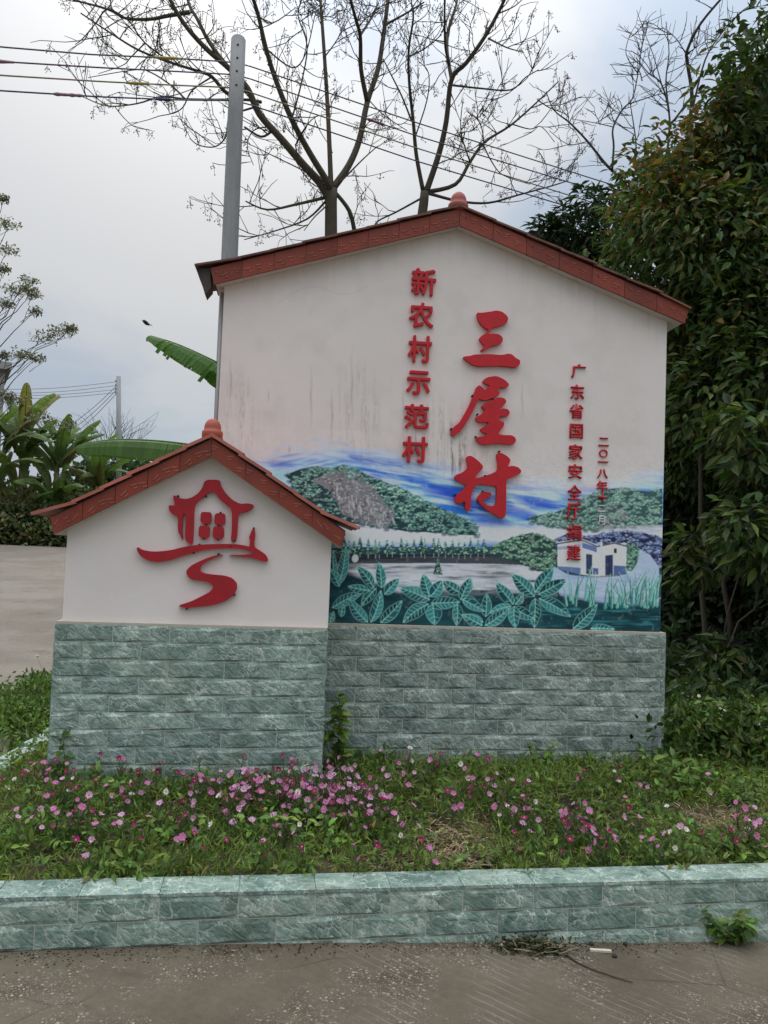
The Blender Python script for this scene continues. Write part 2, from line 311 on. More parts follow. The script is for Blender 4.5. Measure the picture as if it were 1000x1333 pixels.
m = Mat('building_concrete', rough=.9); v = m.coord(); m.base(m.mix(m.noise(v, 1.5, 5, .65), (.26, .25, .24), (.38, .37, .36))); M['bconc'] = m.m
m = Mat('window_glass', (.04, .05, .06), .1, .5); M['glass'] = m.m
m = Mat('bird_feather', (.03, .032, .035), .8); M['bird'] = m.m
m = Mat('stem_green', (.06, .10, .03), .7); M['stem'] = m.m
m = Mat('flower_centre', (.50, .33, .04), .8); M['centre'] = m.m
m = Mat('dry_stick', (.28, .22, .15), .9); M['stick'] = m.m
m = Mat('pebble', rough=.9); m.base(m.mix(m.random(), (.05, .045, .04), (.22, .20, .18))); M['pebble'] = m.m
m = Mat('white_chip', (.55, .50, .38), .8); M['chip'] = m.m

# ------------------------------------------------------------------ ground, roads, planter bed
BIG = Frame(650, 5.04, R(5.993)); SMALL = Frame(248, 4.385, R(7.304)); KERB = Frame(500, 3.26, R(8.701))
def road_z(x, y): return -.035 * min(max(x + .4, 0), 2.2) + .047 * max(0, y - 4.2) - (.0 if y < 30 else 0)
def kerb_d(x, y): p = Vector((x, y, 0)) - KERB.o; return -p.dot(KERB.n)       # metres behind the kerb's front face
def sstep(a, b, t): t = min(max((t - a) / (b - a), 0), 1); return t * t * (3 - 2 * t)
def bed_z(x, y):
    if x > 2.42: t = sstep(.05, 1.0, kerb_d(x, y)); return (road_z(x, min(y, 4.2)) - .03) * (1 - t) + .24 * t + .02 * math.sin(x * 3) * t
    return .145 + .095 * sstep(.15, 1.3, kerb_d(x, y)) + .012 * math.sin(x * 4.1 + 1) * math.sin(y * 5.3)
def sheet(name, xs, ys, fz, mat, keep=None):
    V = [(x, y, fz(x, y)) for y in ys for x in xs]; n = len(xs); f = []
    for j in range(len(ys) - 1):
        for i in range(n - 1):
            if keep is None or keep((xs[i] + xs[i + 1]) / 2, (ys[j] + ys[j + 1]) / 2): f.append((j * n + i, j * n + i + 1, (j + 1) * n + i + 1, (j + 1) * n + i))
    me = bpy.data.meshes.new(name); me.from_pydata(V, [], f); me.polygons.foreach_set('use_smooth', [True] * len(f)); me.materials.append(mat); o = link(name, me); o['kind'] = 'structure'; return o
gx = [-3000, -800, -200, -80, -60] + list(np.arange(-40, 41, 4.0)) + [60, 80, 200, 800, 3000]
gy = [-3000, -800, -200, -80, -30] + list(np.arange(-12, 61, 3.0)) + [80, 120, 200, 800, 3000]
sheet('ground', gx, gy, lambda x, y: road_z(x, min(y, 34)) - .06, M['earth'])
sheet('front_road', list(np.arange(-40, 16.1, .7)), list(np.arange(-9, 4.21, .6)), road_z, M['road'])
sheet('side_road', list(np.arange(-40, -1.9, .95)), list(np.arange(4.2, 29.5, 1.0)), lambda x, y: road_z(x, y) + .004, M['side_road'])
bx_ = list(np.linspace(-2.12, 9, 90)); by_ = list(np.linspace(2.9, 14, 90))
sheet('flower_bed', bx_, by_, bed_z, M['soil'], lambda x, y: kerb_d(x, y) > .08)

# ------------------------------------------------------------------ stone tiles shared by plinths and kerb
TP, TL = .0935, .30                                     # course pitch and tile length
def tile_mesh(L, H, mat, seed):
    r = random.Random(seed); nx = max(2, round(L / .1)); nz = 3; g = .0024; mb = MB(); V = []
    for j in range(nz + 1):                                   # split face: a hewn cushion with sloped top and bottom edges
        for i in range(nx + 1):
            e = i in (0, nx) or j in (0, nz); zf = (0, .14, .80, 1)[j]
            V.append((g + (L - 2 * g) * (i + (0 if e else r.uniform(-.18, .18))) / nx, -(.0018 if e else r.uniform(.005, .012)), g + (H - 2 * g) * (zf + (0 if e else r.uniform(-.05, .05)))))
    n = nx + 1; fs = [(j * n + i, j * n + i + 1, (j + 1) * n + i + 1, (j + 1) * n + i) for j in range(nz) for i in range(nx)]
    ring = list(range(n)) + [n * j + nx for j in range(1, nz + 1)] + [nz * n + i for i in range(nx - 1, -1, -1)] + [n * j for j in range(nz - 1, 0, -1)]
    b = len(V); V += [(V[i][0], .012, V[i][2]) for i in ring]
    fs += [(ring[(k + 1) % len(ring)], ring[k], b + k, b + (k + 1) % len(ring)) for k in range(len(ring))]
    mb.add(V, fs, 0, False); return mb.mesh('stone_tile', mat)
_tc = {}
def get_tile(L, H, mat):
    if abs(L - TL) < .002 and abs(H - TP) < .002: key = (mat.name, rnd.randrange(7)); L, H = TL, TP
    else: key = (mat.name, round(L, 3), round(H, 3))
    if key not in _tc: _tc[key] = tile_mesh(L, H, mat, rnd.random())
    return _tc[key]
def tile_wall(parent, x0, x1, ztop, zbot, y, mat, half0=0, rot=0, org=(0, 0)):
    """courses of tiles on a face; rot turns the face about z, org is where local x=0 of the face lies"""
    k = 0; z = ztop
    while z > zbot + .02:
        H = min(TP, z - zbot); x = x0; first = TL if (k + half0) % 2 == 0 else TL / 2
        while x < x1 - .004:
            L = min(first, x1 - x); first = TL
            if L > .012:
                c, s = math.cos(rot), math.sin(rot)
                link('tile', get_tile(L, H, mat), parent, (org[0] + x * c - y * s, org[1] + x * s + y * c, z - H), rot=(0, 0, rot + rnd.uniform(-.003, .003)))
            x += L
        z -= TP; k += 1

# ------------------------------------------------------------------ gable-shaped signs
def lerp(a, b, t): return (a[0] + (b[0] - a[0]) * t, a[1] + (b[1] - a[1]) * t)
class Sign: pass
def gable(name, label, FR, base_px, wall_px, ztop_px, zbot, fas, tiles, seg, tmat, rmat, deep, boff, fin, plinth_mats):
    S = Sign(); S.f = FR; S.deep = deep
    S.root = thing(name, label, 'sign', FR.o, FR.yaw)
    bl, br = FR.loc(*base_px[0])[0], FR.loc(*base_px[1])[0]; S.bl, S.br = bl, br
    wl, wr = FR.loc(*wall_px[0], -boff)[0], FR.loc(*wall_px[1], -boff)[0]; S.wl, S.wr = wl, wr
    S.zt = FR.loc(*ztop_px)[1]; zt = S.zt
    pb = MB(); pb.box(bl + .003, br - .003, .001, deep + boff * 2 - .003, zbot - .3, zt - .012); plinth = pb.build('plinth', M['grout'], S.root)
    # top ledge of the plinth
    lb = MB(); lb.box(bl + .002, br - .002, .0, deep + boff * 2, zt - .0115, zt); lb.build('ledge', M['ledge'], plinth)
    tile_wall(plinth, bl, br, zt - .012, zbot - .1, 0, plinth_mats)
    tile_wall(plinth, 0, deep + boff * 2, zt - .012, zbot - .1, 0, plinth_mats, 1, R(90), (br, 0))
    tile_wall(plinth, 0, deep + boff * 2, zt - .012, zbot - .1, 0, plinth_mats, 1, R(-90), (bl, deep + boff * 2))
    S.plinth = plinth; S.yw = boff
    # roof lines, in local x/z on the fascia plane
    S.yf = boff - .085                                    # front of the fascia
    off = -S.yf; T0, TLf, TRt = FR.loc(*fas[0], off), FR.loc(*fas[1], off), FR.loc(*fas[2], off); hv = T0[1] - FR.loc(*fas[3], off)[1]
    S.T0, S.TL, S.TR, S.hv = T0, TLf, TRt, hv
    return S
def fascia_and_roof(S, segL, segR, tipL, tipR, ntl, ntr, tmat, thick, fin_s, nrow=2):
    FR, T0, hv = S.f, S.T0, S.hv; root = S.root
    def slope(E, n, sgn):
        d = ((E[0] - T0[0]) / n, (E[1] - T0[1]) / n); g = .0014
        def piece(last):
            mb = MB(); r = random.Random(n + last); L = math.hypot(*d); a = (g if sgn > 0 else -g)
            cut = .42 * hv if last else 0
            k = d[1] / d[0]
            xb = d[0] - sgn * cut * .55
            P = [(a, a * k), (d[0] - a, (d[0] - a) * k), (xb - a, (xb - a) * k - hv), (a, a * k - hv)]
            mb.prism(P, 0, .016, 0)
            ux, uz = d[0] / L, d[1] / L
            for _ in range(3):                               # raised brush-like flecks
                t = (_ + r.uniform(.25, .75)) / 3.2 * L; q = r.uniform(.3, .62) * hv; l = r.uniform(.035, .06); an = math.atan2(uz, ux) + r.choice((-.35, .3, .5, -.1)); wd = .0055
                cx, cz = ux * t, uz * t - q; c_, s_ = math.cos(an), math.sin(an)
                for kk in range(2):
                    A = [(cx - c_ * l / 2, cz - s_ * l / 2), (cx + c_ * l / 2, cz + s_ * l / 2), (cx + c_ * l * .3 - s_ * wd, cz + s_ * l * .3 + c_ * wd), (cx - c_ * l * .25 - s_ * wd, cz - s_ * l * .25 + c_ * wd)]
                    mb.prism(A, -.0028, .001, 1)
                    cx += r.uniform(-.012, .022); cz -= r.uniform(.012, .02); l *= .55
            return mb.mesh('fascia_tile', [M['fascia'], M['fascia_mark']])
        ms = [piece(0), piece(0), piece(1)]
        for k in range(n): link('fascia_tile', ms[2] if k == n - 1 else ms[k % 2], root, (T0[0] + d[0] * k, S.yf, T0[1] + d[1] * k))
        # pale cornice behind the fascia, oversailing the wall
        c = MB(); e = .985; E2 = (T0[0] + (E[0] - T0[0]) * e, T0[1] + (E[1] - T0[1]) * e); ch = hv * .96
        c.prism([T0, E2, (E2[0] - sgn * .012, E2[1] - ch), (T0[0], T0[1] - ch)], S.yf + .0165, S.yw + S.deep + .06, 0); c.build('cornice', M['cornice'], root)
    slope(S.TL, segL, -1); slope(S.TR, segR, 1)
    off = -S.yf + .02; dep = (S.deep + .22) / nrow
    R0 = (T0[0], T0[1] + .006)
    for tip, n, sgn in ((tipL, ntl, -1), (tipR, ntr, 1)):
        E_ = S.TL if sgn < 0 else S.TR; f_ = (n - .9) / n
        Pk = (R0[0] + (E_[0] - R0[0]) * f_, R0[1] + (E_[1] + .006 - R0[1]) * f_)
        sets = []
        for d in (((Pk[0] - R0[0]) / (n - 1), (Pk[1] - R0[1]) / (n - 1)), (tip[0] - Pk[0], tip[1] - Pk[1])):
            L = math.hypot(*d); ux, uz = d[0] / L, d[1] / L; nx, nz = -uz * sgn, ux * sgn; var = []
            for q in range(3):
                mb = MB(); V = []; seg = 4; lift = .006 + .003 * q
                for e_, (s0, l0) in enumerate(((-.012, .002), (L + .006, lift))):
                    for th in (0, thick):
                        for i in range(seg + 1):
                            y = dep * i / seg; arc = .006 * math.sin(PI * i / seg)
                            h = l0 + th + arc; V.append((ux * s0 + nx * h, y + .001, uz * s0 + nz * h))
                n1 = seg + 1; A = lambda e, t, i: e * 2 * n1 + t * n1 + i; fs = []
                for i in range(seg):
                    fs += [(A(0, 1, i), A(1, 1, i), A(1, 1, i + 1), A(0, 1, i + 1)), (A(0, 0, i), A(0, 0, i + 1), A(1, 0, i + 1), A(1, 0, i)),
                           (A(1, 0, i), A(1, 0, i + 1), A(1, 1, i + 1), A(1, 1, i)), (A(0, 0, i), A(0, 1, i), A(0, 1, i + 1), A(0, 0, i + 1))]
                fs += [(A(0, 0, 0), A(1, 0, 0), A(1, 1, 0), A(0, 1, 0)), (A(0, 0, seg), A(0, 1, seg), A(1, 1, seg), A(1, 0, seg))]
                if sgn < 0: fs = [f[::-1] for f in fs]
                mb.add(V, fs, 0); var.append(mb.mesh('roof_tile', tmat))
            sets.append((d, var))
        d0 = sets[0][0]
        for k in range(n):
            for rr in range(nrow): link('roof_tile', rnd.choice(sets[1 if k == n - 1 else 0][1]), root, (R0[0] + d0[0] * k, S.yf - .02 + dep * rr + rnd.uniform(-.003, .003), R0[1] + d0[1] * k))
        dk = MB(); up_ = .010; dk.prism([(R0[0], R0[1] - .02), (E_[0], E_[1] - .02), (E_[0], E_[1] + up_), (R0[0], R0[1] + up_)], S.yf + .02, S.yf + S.deep + .18, 0); dk.build('roof_deck', M['dark'], root)
    for rr in range(nrow):                                   # half-round ridge
        mb = MB(); n = 8; r_ = .05 * fin_s; V = []
        for y in (0, dep - .004):
            for t in (1, .78):
                for i in range(n + 1): a = PI * i / n; V.append((math.cos(a) * r_ * t, y, math.sin(a) * r_ * t * .8))
        n1 = n + 1
        for i in range(n): pass
        fs = [(i, i + 1, 2 * n1 + i + 1, 2 * n1 + i) for i in range(n)] + [(n1 + i, 3 * n1 + i, 3 * n1 + i + 1, n1 + i + 1) for i in range(n)] + [(i, n1 + i, n1 + i + 1, i + 1) for i in range(n)] + [(2 * n1 + i, 2 * n1 + i + 1, 3 * n1 + i + 1, 3 * n1 + i) for i in range(n)]
        mb.add(V, fs, 0, True); mb.build('ridge_tile', tmat, root, (R0[0], S.yf + .02 + dep * rr, R0[1] + .002))
    f = MB(); s = fin_s
    f.lathe([(.0, -.02), (.056 * s, -.02), (.058 * s, .022 * s), (.054 * s, .03 * s), (.047 * s, .034 * s), (.0465 * s, .048 * s), (.043 * s, .066 * s), (.034 * s, .083 * s), (.02 * s, .095 * s), (.006 * s, .1 * s), (0, .1 * s)], 24)
    f.build('finial', M['finial'], root, (R0[0] - .003, S.yf + .05, R0[1] + .012))
def emboss(S, poly, off, depth, mat, parent, name='character', yw=None):
    yw = S.yw if yw is None else yw
    P = [S.f.loc(x, y, off - S.yw + 0.0) for x, y in smoothpoly(poly)]
    mb = MB(); mb.prism(P, yw - depth, yw + .002, 0, False); return mb.build(name, [mat], parent)
def glyph(S, ch, px, py, wpx, hpx, depth, mat, bold, parent, name='character'):
    c = bpy.data.curves.new('glyph', 'FONT'); c.body = ch; c.size = 1; c.resolution_u = 3; c.offset = max(bold, 0)
    o = bpy.data.objects.new('glyph', c); COL.objects.link(o); dg = bpy.context.evaluated_depsgraph_get()
    me0 = bpy.data.meshes.new_from_object(o.evaluated_get(dg)); bpy.data.objects.remove(o); bpy.data.curves.remove(c)
    bm = bmesh.new(); bm.from_mesh(me0); bpy.data.meshes.remove(me0); bmesh.ops.remove_doubles(bm, verts=bm.verts, dist=1e-5)
    bmesh.ops.dissolve_degenerate(bm, edges=bm.edges, dist=1e-5)
    if bold < 0:                                              # heavier strokes: shifted copies fused, each a hair behind the last
        src = bm.faces[:]; q_ = -bold
        for k, (ax_, ay_) in enumerate(((q_, 0), (-q_, 0), (0, q_), (0, -q_), (q_ * .7, q_ * .7), (-q_ * .7, -q_ * .7), (q_ * .7, -q_ * .7), (-q_ * .7, q_ * .7))):
            d_ = bmesh.ops.duplicate(bm, geom=src); bmesh.ops.translate(bm, vec=(ax_, ay_, -.0003 * (k + 1)), verts=[e for e in d_['geom'] if isinstance(e, bmesh.types.BMVert)])
    r = bmesh.ops.extrude_face_region(bm, geom=bm.faces[:]); nv = [e for e in r['geom'] if isinstance(e, bmesh.types.BMVert)]
    xs = [v.co.x for v in bm.verts]; ys = [v.co.y for v in bm.verts]; cx, cy = (min(xs) + max(xs)) / 2, (min(ys) + max(ys)) / 2
    sx_, sy_ = max(xs) - min(xs), max(ys) - min(ys); o_ = depth - S.yw
    c0 = S.f.loc(px, py, o_); e1 = S.f.loc(px + wpx / 2, py, o_); e2 = S.f.loc(px, py - hpx / 2, o_)
    kx = 2 * (e1[0] - c0[0]) / sx_ if wpx else 0; kz = 2 * (e2[1] - c0[1]) / sy_ if hpx else 0
    kx = kx or kz; kz = kz or kx
    top = set(nv)
    for v in bm.verts:
        x, y = (v.co.x - cx) * kx, (v.co.y - cy) * kz; v.co = (c0[0] + x, S.yw - depth - v.co.z if v not in top else S.yw + .002, c0[1] + y)
    bmesh.ops.recalc_face_normals(bm, faces=bm.faces)
    me = bpy.data.meshes.new(name); bm.to_mesh(me); bm.free(); me.materials.append(mat); return link(name, me, parent)

# ---- big sign
B = gable('village_sign', 'tall white gable-shaped village sign with red characters, landscape mural and grey-green tiled plinth', BIG,
          ((268, 900), (865.5, 900)), ((287.5, 470), (864.5, 600)), (650, 817.5), .20, ((599, 272), (274, 349), (897, 402), (599, 293.5)), None, None, None, None, .30, .03, 1, M['tile_grey'])
root = B.root
# wall core
off = -B.yw; wallpts = [(B.wl, B.zt), (B.wr, B.zt), (B.wr, B.TR[1] - B.hv * .3), (B.T0[0], B.T0[1] - B.hv * .5), (B.wl, B.TL[1] - B.hv * .3)]
# right shoulder follows the slope line
def on_slope(S, x, dz):
    E = S.TL if x < S.T0[0] else S.TR; t = (x - S.T0[0]) / (E[0] - S.T0[0]); return S.T0[1] + (E[1] - S.T0[1]) * t - dz
wallpts = [(B.wl, B.zt - .001), (B.wr, B.zt - .001), (B.wr, on_slope(B, B.wr, B.hv * .9)), (B.T0[0], B.T0[1] - B.hv * .9), (B.wl, on_slope(B, B.wl, B.hv * .9))]
mb = MB(); mb.prism(wallpts, B.yw + .004, B.yw + B.deep, 0); mb.build('wall', M['plaster'], root)
# painted landscape and weather stains: colours held per vertex on the wall face
PX0, PY0, PW, PH, PS = 276, 556, 600, 276, 3
cv = np.zeros((PH * PS, PW * PS, 3)); YY, XX = np.mgrid[0:PH * PS, 0:PW * PS]; XX = PX0 + (XX + .5) / PS; YY = PY0 + (YY + .5) / PS
PL = lin(186, 172, 166)
def vnoise(x, y, seed=0):
    x = np.asarray(x, float); y = np.asarray(y, float); xi = np.floor(x).astype(int); yi = np.floor(y).astype(int); fx = x - xi; fy = y - yi
    fx = fx * fx * (3 - 2 * fx); fy = fy * fy * (3 - 2 * fy)
    def h(a, b):
        n = (a * 374761393 + b * 668265263 + seed * 1442695041) & 0x7fffffff; n = ((n ^ (n >> 13)) * 1274126177) & 0x7fffffff; return ((n ^ (n >> 16)) & 0xffff) / 65535.0
    return (h(xi, yi) * (1 - fx) + h(xi + 1, yi) * fx) * (1 - fy) + (h(xi, yi + 1) * (1 - fx) + h(xi + 1, yi + 1) * fx) * fy
def fbm(x, y, seed=0, o=4): return sum(vnoise(x * 2 ** i, y * 2 ** i, seed + i) * .5 ** (i + 1) for i in range(o)) / (1 - .5 ** o)
def win(x0, y0, x1, y1):
    a = max(0, int((x0 - PX0) * PS) - 1); b = min(PW * PS, int((x1 - PX0) * PS) + 2); c = max(0, int((y0 - PY0) * PS) - 1); d = min(PH * PS, int((y1 - PY0) * PS) + 2)
    return (slice(c, d), slice(a, b)) if b > a and d > c else None
def inside(P, X, Y):
    m = np.zeros(X.shape, bool)
    for (x1, y1), (x2, y2) in zip(P, P[1:] + P[:1]):
        if y1 == y2: continue
        m ^= ((y1 > Y) != (y2 > Y)) & (X < (x2 - x1) * (Y - y1) / (y2 - y1) + x1)
    return m
def put(s, a, c): cv[s] = cv[s] * (1 - a[..., None]) + np.array(c) * a[..., None]
def poly(P, c, a=1.0):
    xs, ys = zip(*P); s = win(min(xs), min(ys), max(xs), max(ys))
    if s: put(s, inside(P, XX[s], YY[s]) * a, c)
def dab(x, y, rx, ry, ang, c, a=1.0, hard=2.0):
    r = max(rx, ry) * 1.1; s = win(x - r, y - r, x + r, y + r)
    if not s: return
    ca, sa = math.cos(ang), math.sin(ang); dx, dy = XX[s] - x, YY[s] - y; q = ((dx * ca + dy * sa) / rx) ** 2 + ((dy * ca - dx * sa) / ry) ** 2
    put(s, np.clip((1 - q) * hard, 0, 1) * a, c)
def stroke(P, wd, c, a=1.0):
    P = np.array(P, float); L = len(P); wd = wd if isinstance(wd, (list, tuple)) else (wd, wd)
    m = wd[0] + wd[1]; s = win(P[:, 0].min() - m, P[:, 1].min() - m, P[:, 0].max() + m, P[:, 1].max() + m)
    if not s: return
    d = np.full(XX[s].shape, 9.0)
    for i in range(L - 1):
        v = P[i + 1] - P[i]; l2 = v @ v + 1e-9; t = np.clip(((XX[s] - P[i][0]) * v[0] + (YY[s] - P[i][1]) * v[1]) / l2, 0, 1)
        ww = wd[0] + (wd[1] - wd[0]) * (i + t) / (L - 1); d = np.minimum(d, np.hypot(XX[s] - P[i][0] - t * v[0], YY[s] - P[i][1] - t * v[1]) / np.maximum(ww, .05))
    put(s, np.clip((1.15 - d) * 3, 0, 1) * a, c)
U = rnd.uniform
cv[:] = PL
# sky: blue brushed streaks with a ragged, fading upper edge
top = np.interp(XX, [280, 345, 390, 450, 520, 560, 600, 640, 700, 760, 820, 870], [606, 586, 578, 572, 584, 594, 606, 612, 622, 626, 618, 606])
st1 = fbm(XX / 34, (YY - XX * .16) / 5.5, 3, 5); st2 = fbm(XX / 60, (YY - XX * .10) / 9, 9, 4)
dep = (YY - top) / 26 + (st1 - .5) * 1.5
bl = np.clip(dep, 0, 1)[..., None]
deep = np.clip((st2 - .36) * 3.2 + (YY - 620) * .006, 0, 1)[..., None]
skyc = lin(140, 172, 208) * (1 - deep) + lin(40, 98, 178) * deep
wh = np.clip((st1 - .50) * 6, 0, 1)[..., None] * .75
skyc = skyc * (1 - wh) + lin(176, 182, 196) * wh
cv[:] = cv * (1 - bl) + skyc * bl
for _ in range(60):
    x = U(420, 640); y = 590 + (x - 440) * .16 + U(0, 42); dab(x, y, U(8, 26), U(.8, 2.4), .22, lin(186, 184, 190), U(.2, .6), 1)
for _ in range(70):
    x = U(640, 862); y = U(620, 668); dab(x, y, U(8, 30), U(.7, 2.6), .05, lin(188, 186, 192), U(.15, .5), 1)
for _ in range(50):
    x = U(360, 640); y = 600 + max(0, x - 450) * .2 + U(-8, 14) ; dab(x, y, U(10, 30), U(1, 3), .18 if x > 450 else -.2, lin(28, 74, 154), U(.15, .5), 1)
for x, y in ((575, 640), (610, 655), (700, 655), (675, 668), (640, 678), (590, 640)): dab(x, y, 34, 9, .2, lin(34, 68, 158), .7, 1.2)
# mist
mist = np.clip(1 - np.abs(YY - (697 + fbm(XX / 40, YY * 0, 5) * 8 - 4)) / 17, 0, 1) * (XX > 440); put((slice(None), slice(None)), np.clip(mist * 1.6, 0, 1), lin(184, 180, 184))
cv[(YY > 712)] = lin(40, 62, 66)
def foliage(P, n, cols, r=(1.3, 3.2), dark=None, a=(.5, 1)):
    if dark is not None: poly(P, dark)
    xs, ys = zip(*P); k = 0; x0, x1, y0, y1 = min(xs), max(xs), min(ys), max(ys)
    pts = []
    while k < n:
        x, y = U(x0, x1), U(y0, y1)
        if inside(P, np.array([[x]]), np.array([[y]]))[0, 0]: pts.append((x, y)); k += 1
    pts.sort(key=lambda p: p[1])
    if dark is not None and n > 200:                          # tree crowns: a dark skirt under a lit, dabbed top
        for x, y in pts[::3]:
            R_ = U(3.2, 6.0); dab(x, y + R_ * .35, R_, R_ * .7, 0, np.array(dark) * U(.6, 1.3), .7, 1.2)
            for _ in range(11):
                q = U(-1, 1); h_ = U(0, 1); dab(x + q * R_ * .85, y - R_ * .55 * h_ * (1 - q * q) , U(.9, 1.9), U(.6, 1.0), U(-.5, .5), np.array(rnd.choice(cols)) * (.6 + .75 * h_), U(.6, 1), 1.6)
        return
    for x, y in pts:
        c = rnd.choice(cols); cl = fbm(x / 9, y / 9, 21, 2)
        dab(x, y, U(*r) * 1.3, U(*r) * .62, U(-.5, .5), np.array(c) * (.30 + 1.5 * cl), U(*a), 1.6)
GR = [lin(84, 118, 108), lin(112, 148, 130), lin(64, 98, 94), lin(146, 174, 154), lin(44, 74, 76)]
# left hill with its bare rock
hill = [(372, 618), (390, 611), (410, 607), (432, 609), (447, 606), (462, 610), (482, 620), (505, 629), (524, 636), (545, 648), (562, 655), (580, 664), (596, 671), (610, 677), (622, 686), (622, 697), (590, 696), (560, 693), (530, 692), (500, 687), (470, 683), (450, 680), (432, 672), (405, 655), (385, 640)]
foliage(hill, 1500, GR, (1.2, 2.8), lin(30, 50, 54))
rock = [(408, 626), (424, 616), (440, 611), (458, 615), (476, 626), (490, 640), (500, 652), (508, 662), (514, 678), (505, 685), (480, 682), (462, 676), (450, 668), (440, 655), (432, 640)]
foliage(rock, 500, [lin(132, 128, 128), lin(150, 146, 144), lin(96, 94, 98), lin(70, 70, 76)], (1.2, 2.4), lin(105, 104, 106))
for _ in range(60):
    x, y = U(432, 512), 0; y = 625 + (x - 432) * .5 + U(0, 34)
    if inside(rock, np.array([[x]]), np.array([[y]]))[0, 0]: stroke([(x, y), (x + U(-3, 3), y + U(4, 9)), (x + U(-4, 4), y + U(9, 14))], (U(.4, 1.1), .2), lin(*([58] * 3)) if U(0, 1) < .5 else lin(168, 162, 158), .7)
foliage(hill[1:16] + [(600, 684), (560, 668), (520, 648), (480, 630), (440, 616), (400, 620)], 500, GR, (1.2, 2.4), None)
for _ in range(24): x = U(520, 610); dab(x, 655 + (x - 520) * .3 + U(0, 22), U(2, 4), U(1.5, 3), 0, lin(120, 156, 138), .5, 1)
# right hill
rh = [(684, 676), (700, 671), (722, 667), (740, 660), (752, 654), (766, 646), (780, 640), (796, 636), (812, 635), (828, 638), (846, 640), (862, 636), (862, 682), (840, 684), (800, 688), (770, 690), (740, 688), (710, 684), (692, 680)]
foliage(rh, 1000, [lin(96, 128, 112), lin(120, 148, 130), lin(70, 102, 94), lin(142, 158, 148)], (1.1, 2.6), lin(50, 74, 72))
foliage([(776, 662), (800, 654), (815, 662), (818, 682), (800, 688), (778, 686)], 120, [lin(120, 118, 118), lin(146, 142, 140), lin(80, 80, 84)], (1.2, 2.6))
for _ in range(70): dab(U(785, 862), 684 + U(0, 10), U(6, 14), U(.8, 2), 0, lin(160, 156, 158), .5, 1)
# lake, its reflections
lake = np.clip(fbm(XX / 50, YY / 4.5, 13, 5) * 3.4 - .9, 0, 1); m_ = (YY > 724) & (XX > 428) & (XX < 726); cv[m_] = (lin(28, 40, 46) * (1 - lake[..., None]) + lin(168, 164, 168) * lake[..., None])[m_]
for _ in range(120): dab(U(455, 700), U(735, 768), U(6, 22), U(.6, 2), 0, lin(186, 180, 182) if U(0, 1) < .6 else lin(60, 72, 78), U(.3, .8), 1)
for x, y in ((540, 752), (505, 757), (475, 745), (660, 755), (625, 760), (690, 748)): dab(x, y, 24, 8, 0, lin(180, 176, 180), .75, 1)
poly([(428, 722), (640, 722), (700, 728), (726, 742), (726, 748), (690, 736), (640, 734), (560, 733), (428, 734)], lin(18, 26, 32), .9)
def fir(x, y, h, wd):
    poly([(x - wd * .5, y), (x, y - h), (x + wd * .5, y)], lin(30, 50, 50))
    for k in range(26):
        t = U(0, 1); dab(x + U(-.5, .5) * wd * t, y - h * (1 - t), 1.6, .8, U(-.5, .5), rnd.choice(GR[:4]) * U(.8, 1.3), .85, 1.5)
    stroke([(x, y), (x, y + 5)], .5, lin(150, 156, 150), .6)
for x in np.arange(436, 640, 8.5): fir(x + U(-2, 2), 721 + U(-2, 2), U(15, 22), U(8, 12))
fir(570, 748, 24, 12); fir(447, 718, 24, 14)
# bushes right of the lake
foliage([(640, 712), (655, 704), (672, 698), (690, 694), (708, 697), (724, 706), (726, 742), (700, 744), (685, 736), (660, 728), (640, 722)], 420, [lin(112, 140, 112), lin(86, 120, 100), lin(140, 160, 132), lin(58, 90, 82)], (1.2, 2.6), lin(34, 54, 54))
# dark blue thicket behind the farmhouse and down the right edge
foliage([(722, 702), (740, 694), (765, 698), (790, 694), (815, 692), (840, 694), (862, 700), (862, 744), (850, 728), (832, 712), (812, 706), (760, 706), (724, 710)], 420, [lin(70, 82, 128), lin(110, 120, 150), lin(44, 54, 92), lin(150, 152, 168)], (1.1, 2.5), lin(30, 36, 62))
# pale path sweeping past the farmhouse
poly([(722, 738), (740, 748), (770, 752), (806, 750), (822, 738), (828, 712), (846, 722), (858, 738), (858, 790), (770, 784), (730, 776), (716, 752)], lin(150, 158, 182))
for _ in range(70): dab(U(722, 856), U(744, 780), U(6, 20), U(.8, 2.5), U(-.2, .4), lin(176, 174, 184) if U(0, 1) < .6 else lin(110, 124, 160), U(.3, .6), 1)
foliage([(816, 708), (826, 704), (832, 714), (830, 732), (822, 744), (815, 742)], 110, [lin(88, 122, 100), lin(60, 92, 82), lin(120, 146, 122)], (1, 2.2), lin(40, 62, 58))
# farmhouse
W_, BW = lin(186, 176, 172), lin(86, 100, 140)
poly([(726, 708), (758, 704), (758, 748), (726, 740)], W_); poly([(758, 704), (778, 712), (778, 750), (758, 748)], W_); poly([(778, 712), (800, 708), (816, 712), (815, 748), (778, 750)], W_)
poly([(726, 737), (756, 739), (756, 748), (727, 741)], BW); poly([(758, 713), (777, 719), (777, 712), (758, 706)], BW); poly([(726, 712), (756, 708), (756, 713), (726, 716)], lin(110, 120, 150), .7)
poly([(763, 721), (771, 722), (771, 748), (763, 747)], lin(44, 54, 78)); poly([(788, 723), (798, 722), (798, 749), (788, 749)], lin(40, 50, 76)); stroke([(793, 723), (793, 748)], .4, lin(20, 26, 44)); poly([(799, 736), (815, 737), (815, 748), (799, 749)], lin(70, 86, 124)); poly([(772, 739), (779, 740), (779, 748), (772, 748)], lin(70, 86, 124))
poly([(799.5, 714), (803, 714), (803, 720), (799.5, 720)], lin(40, 34, 36))
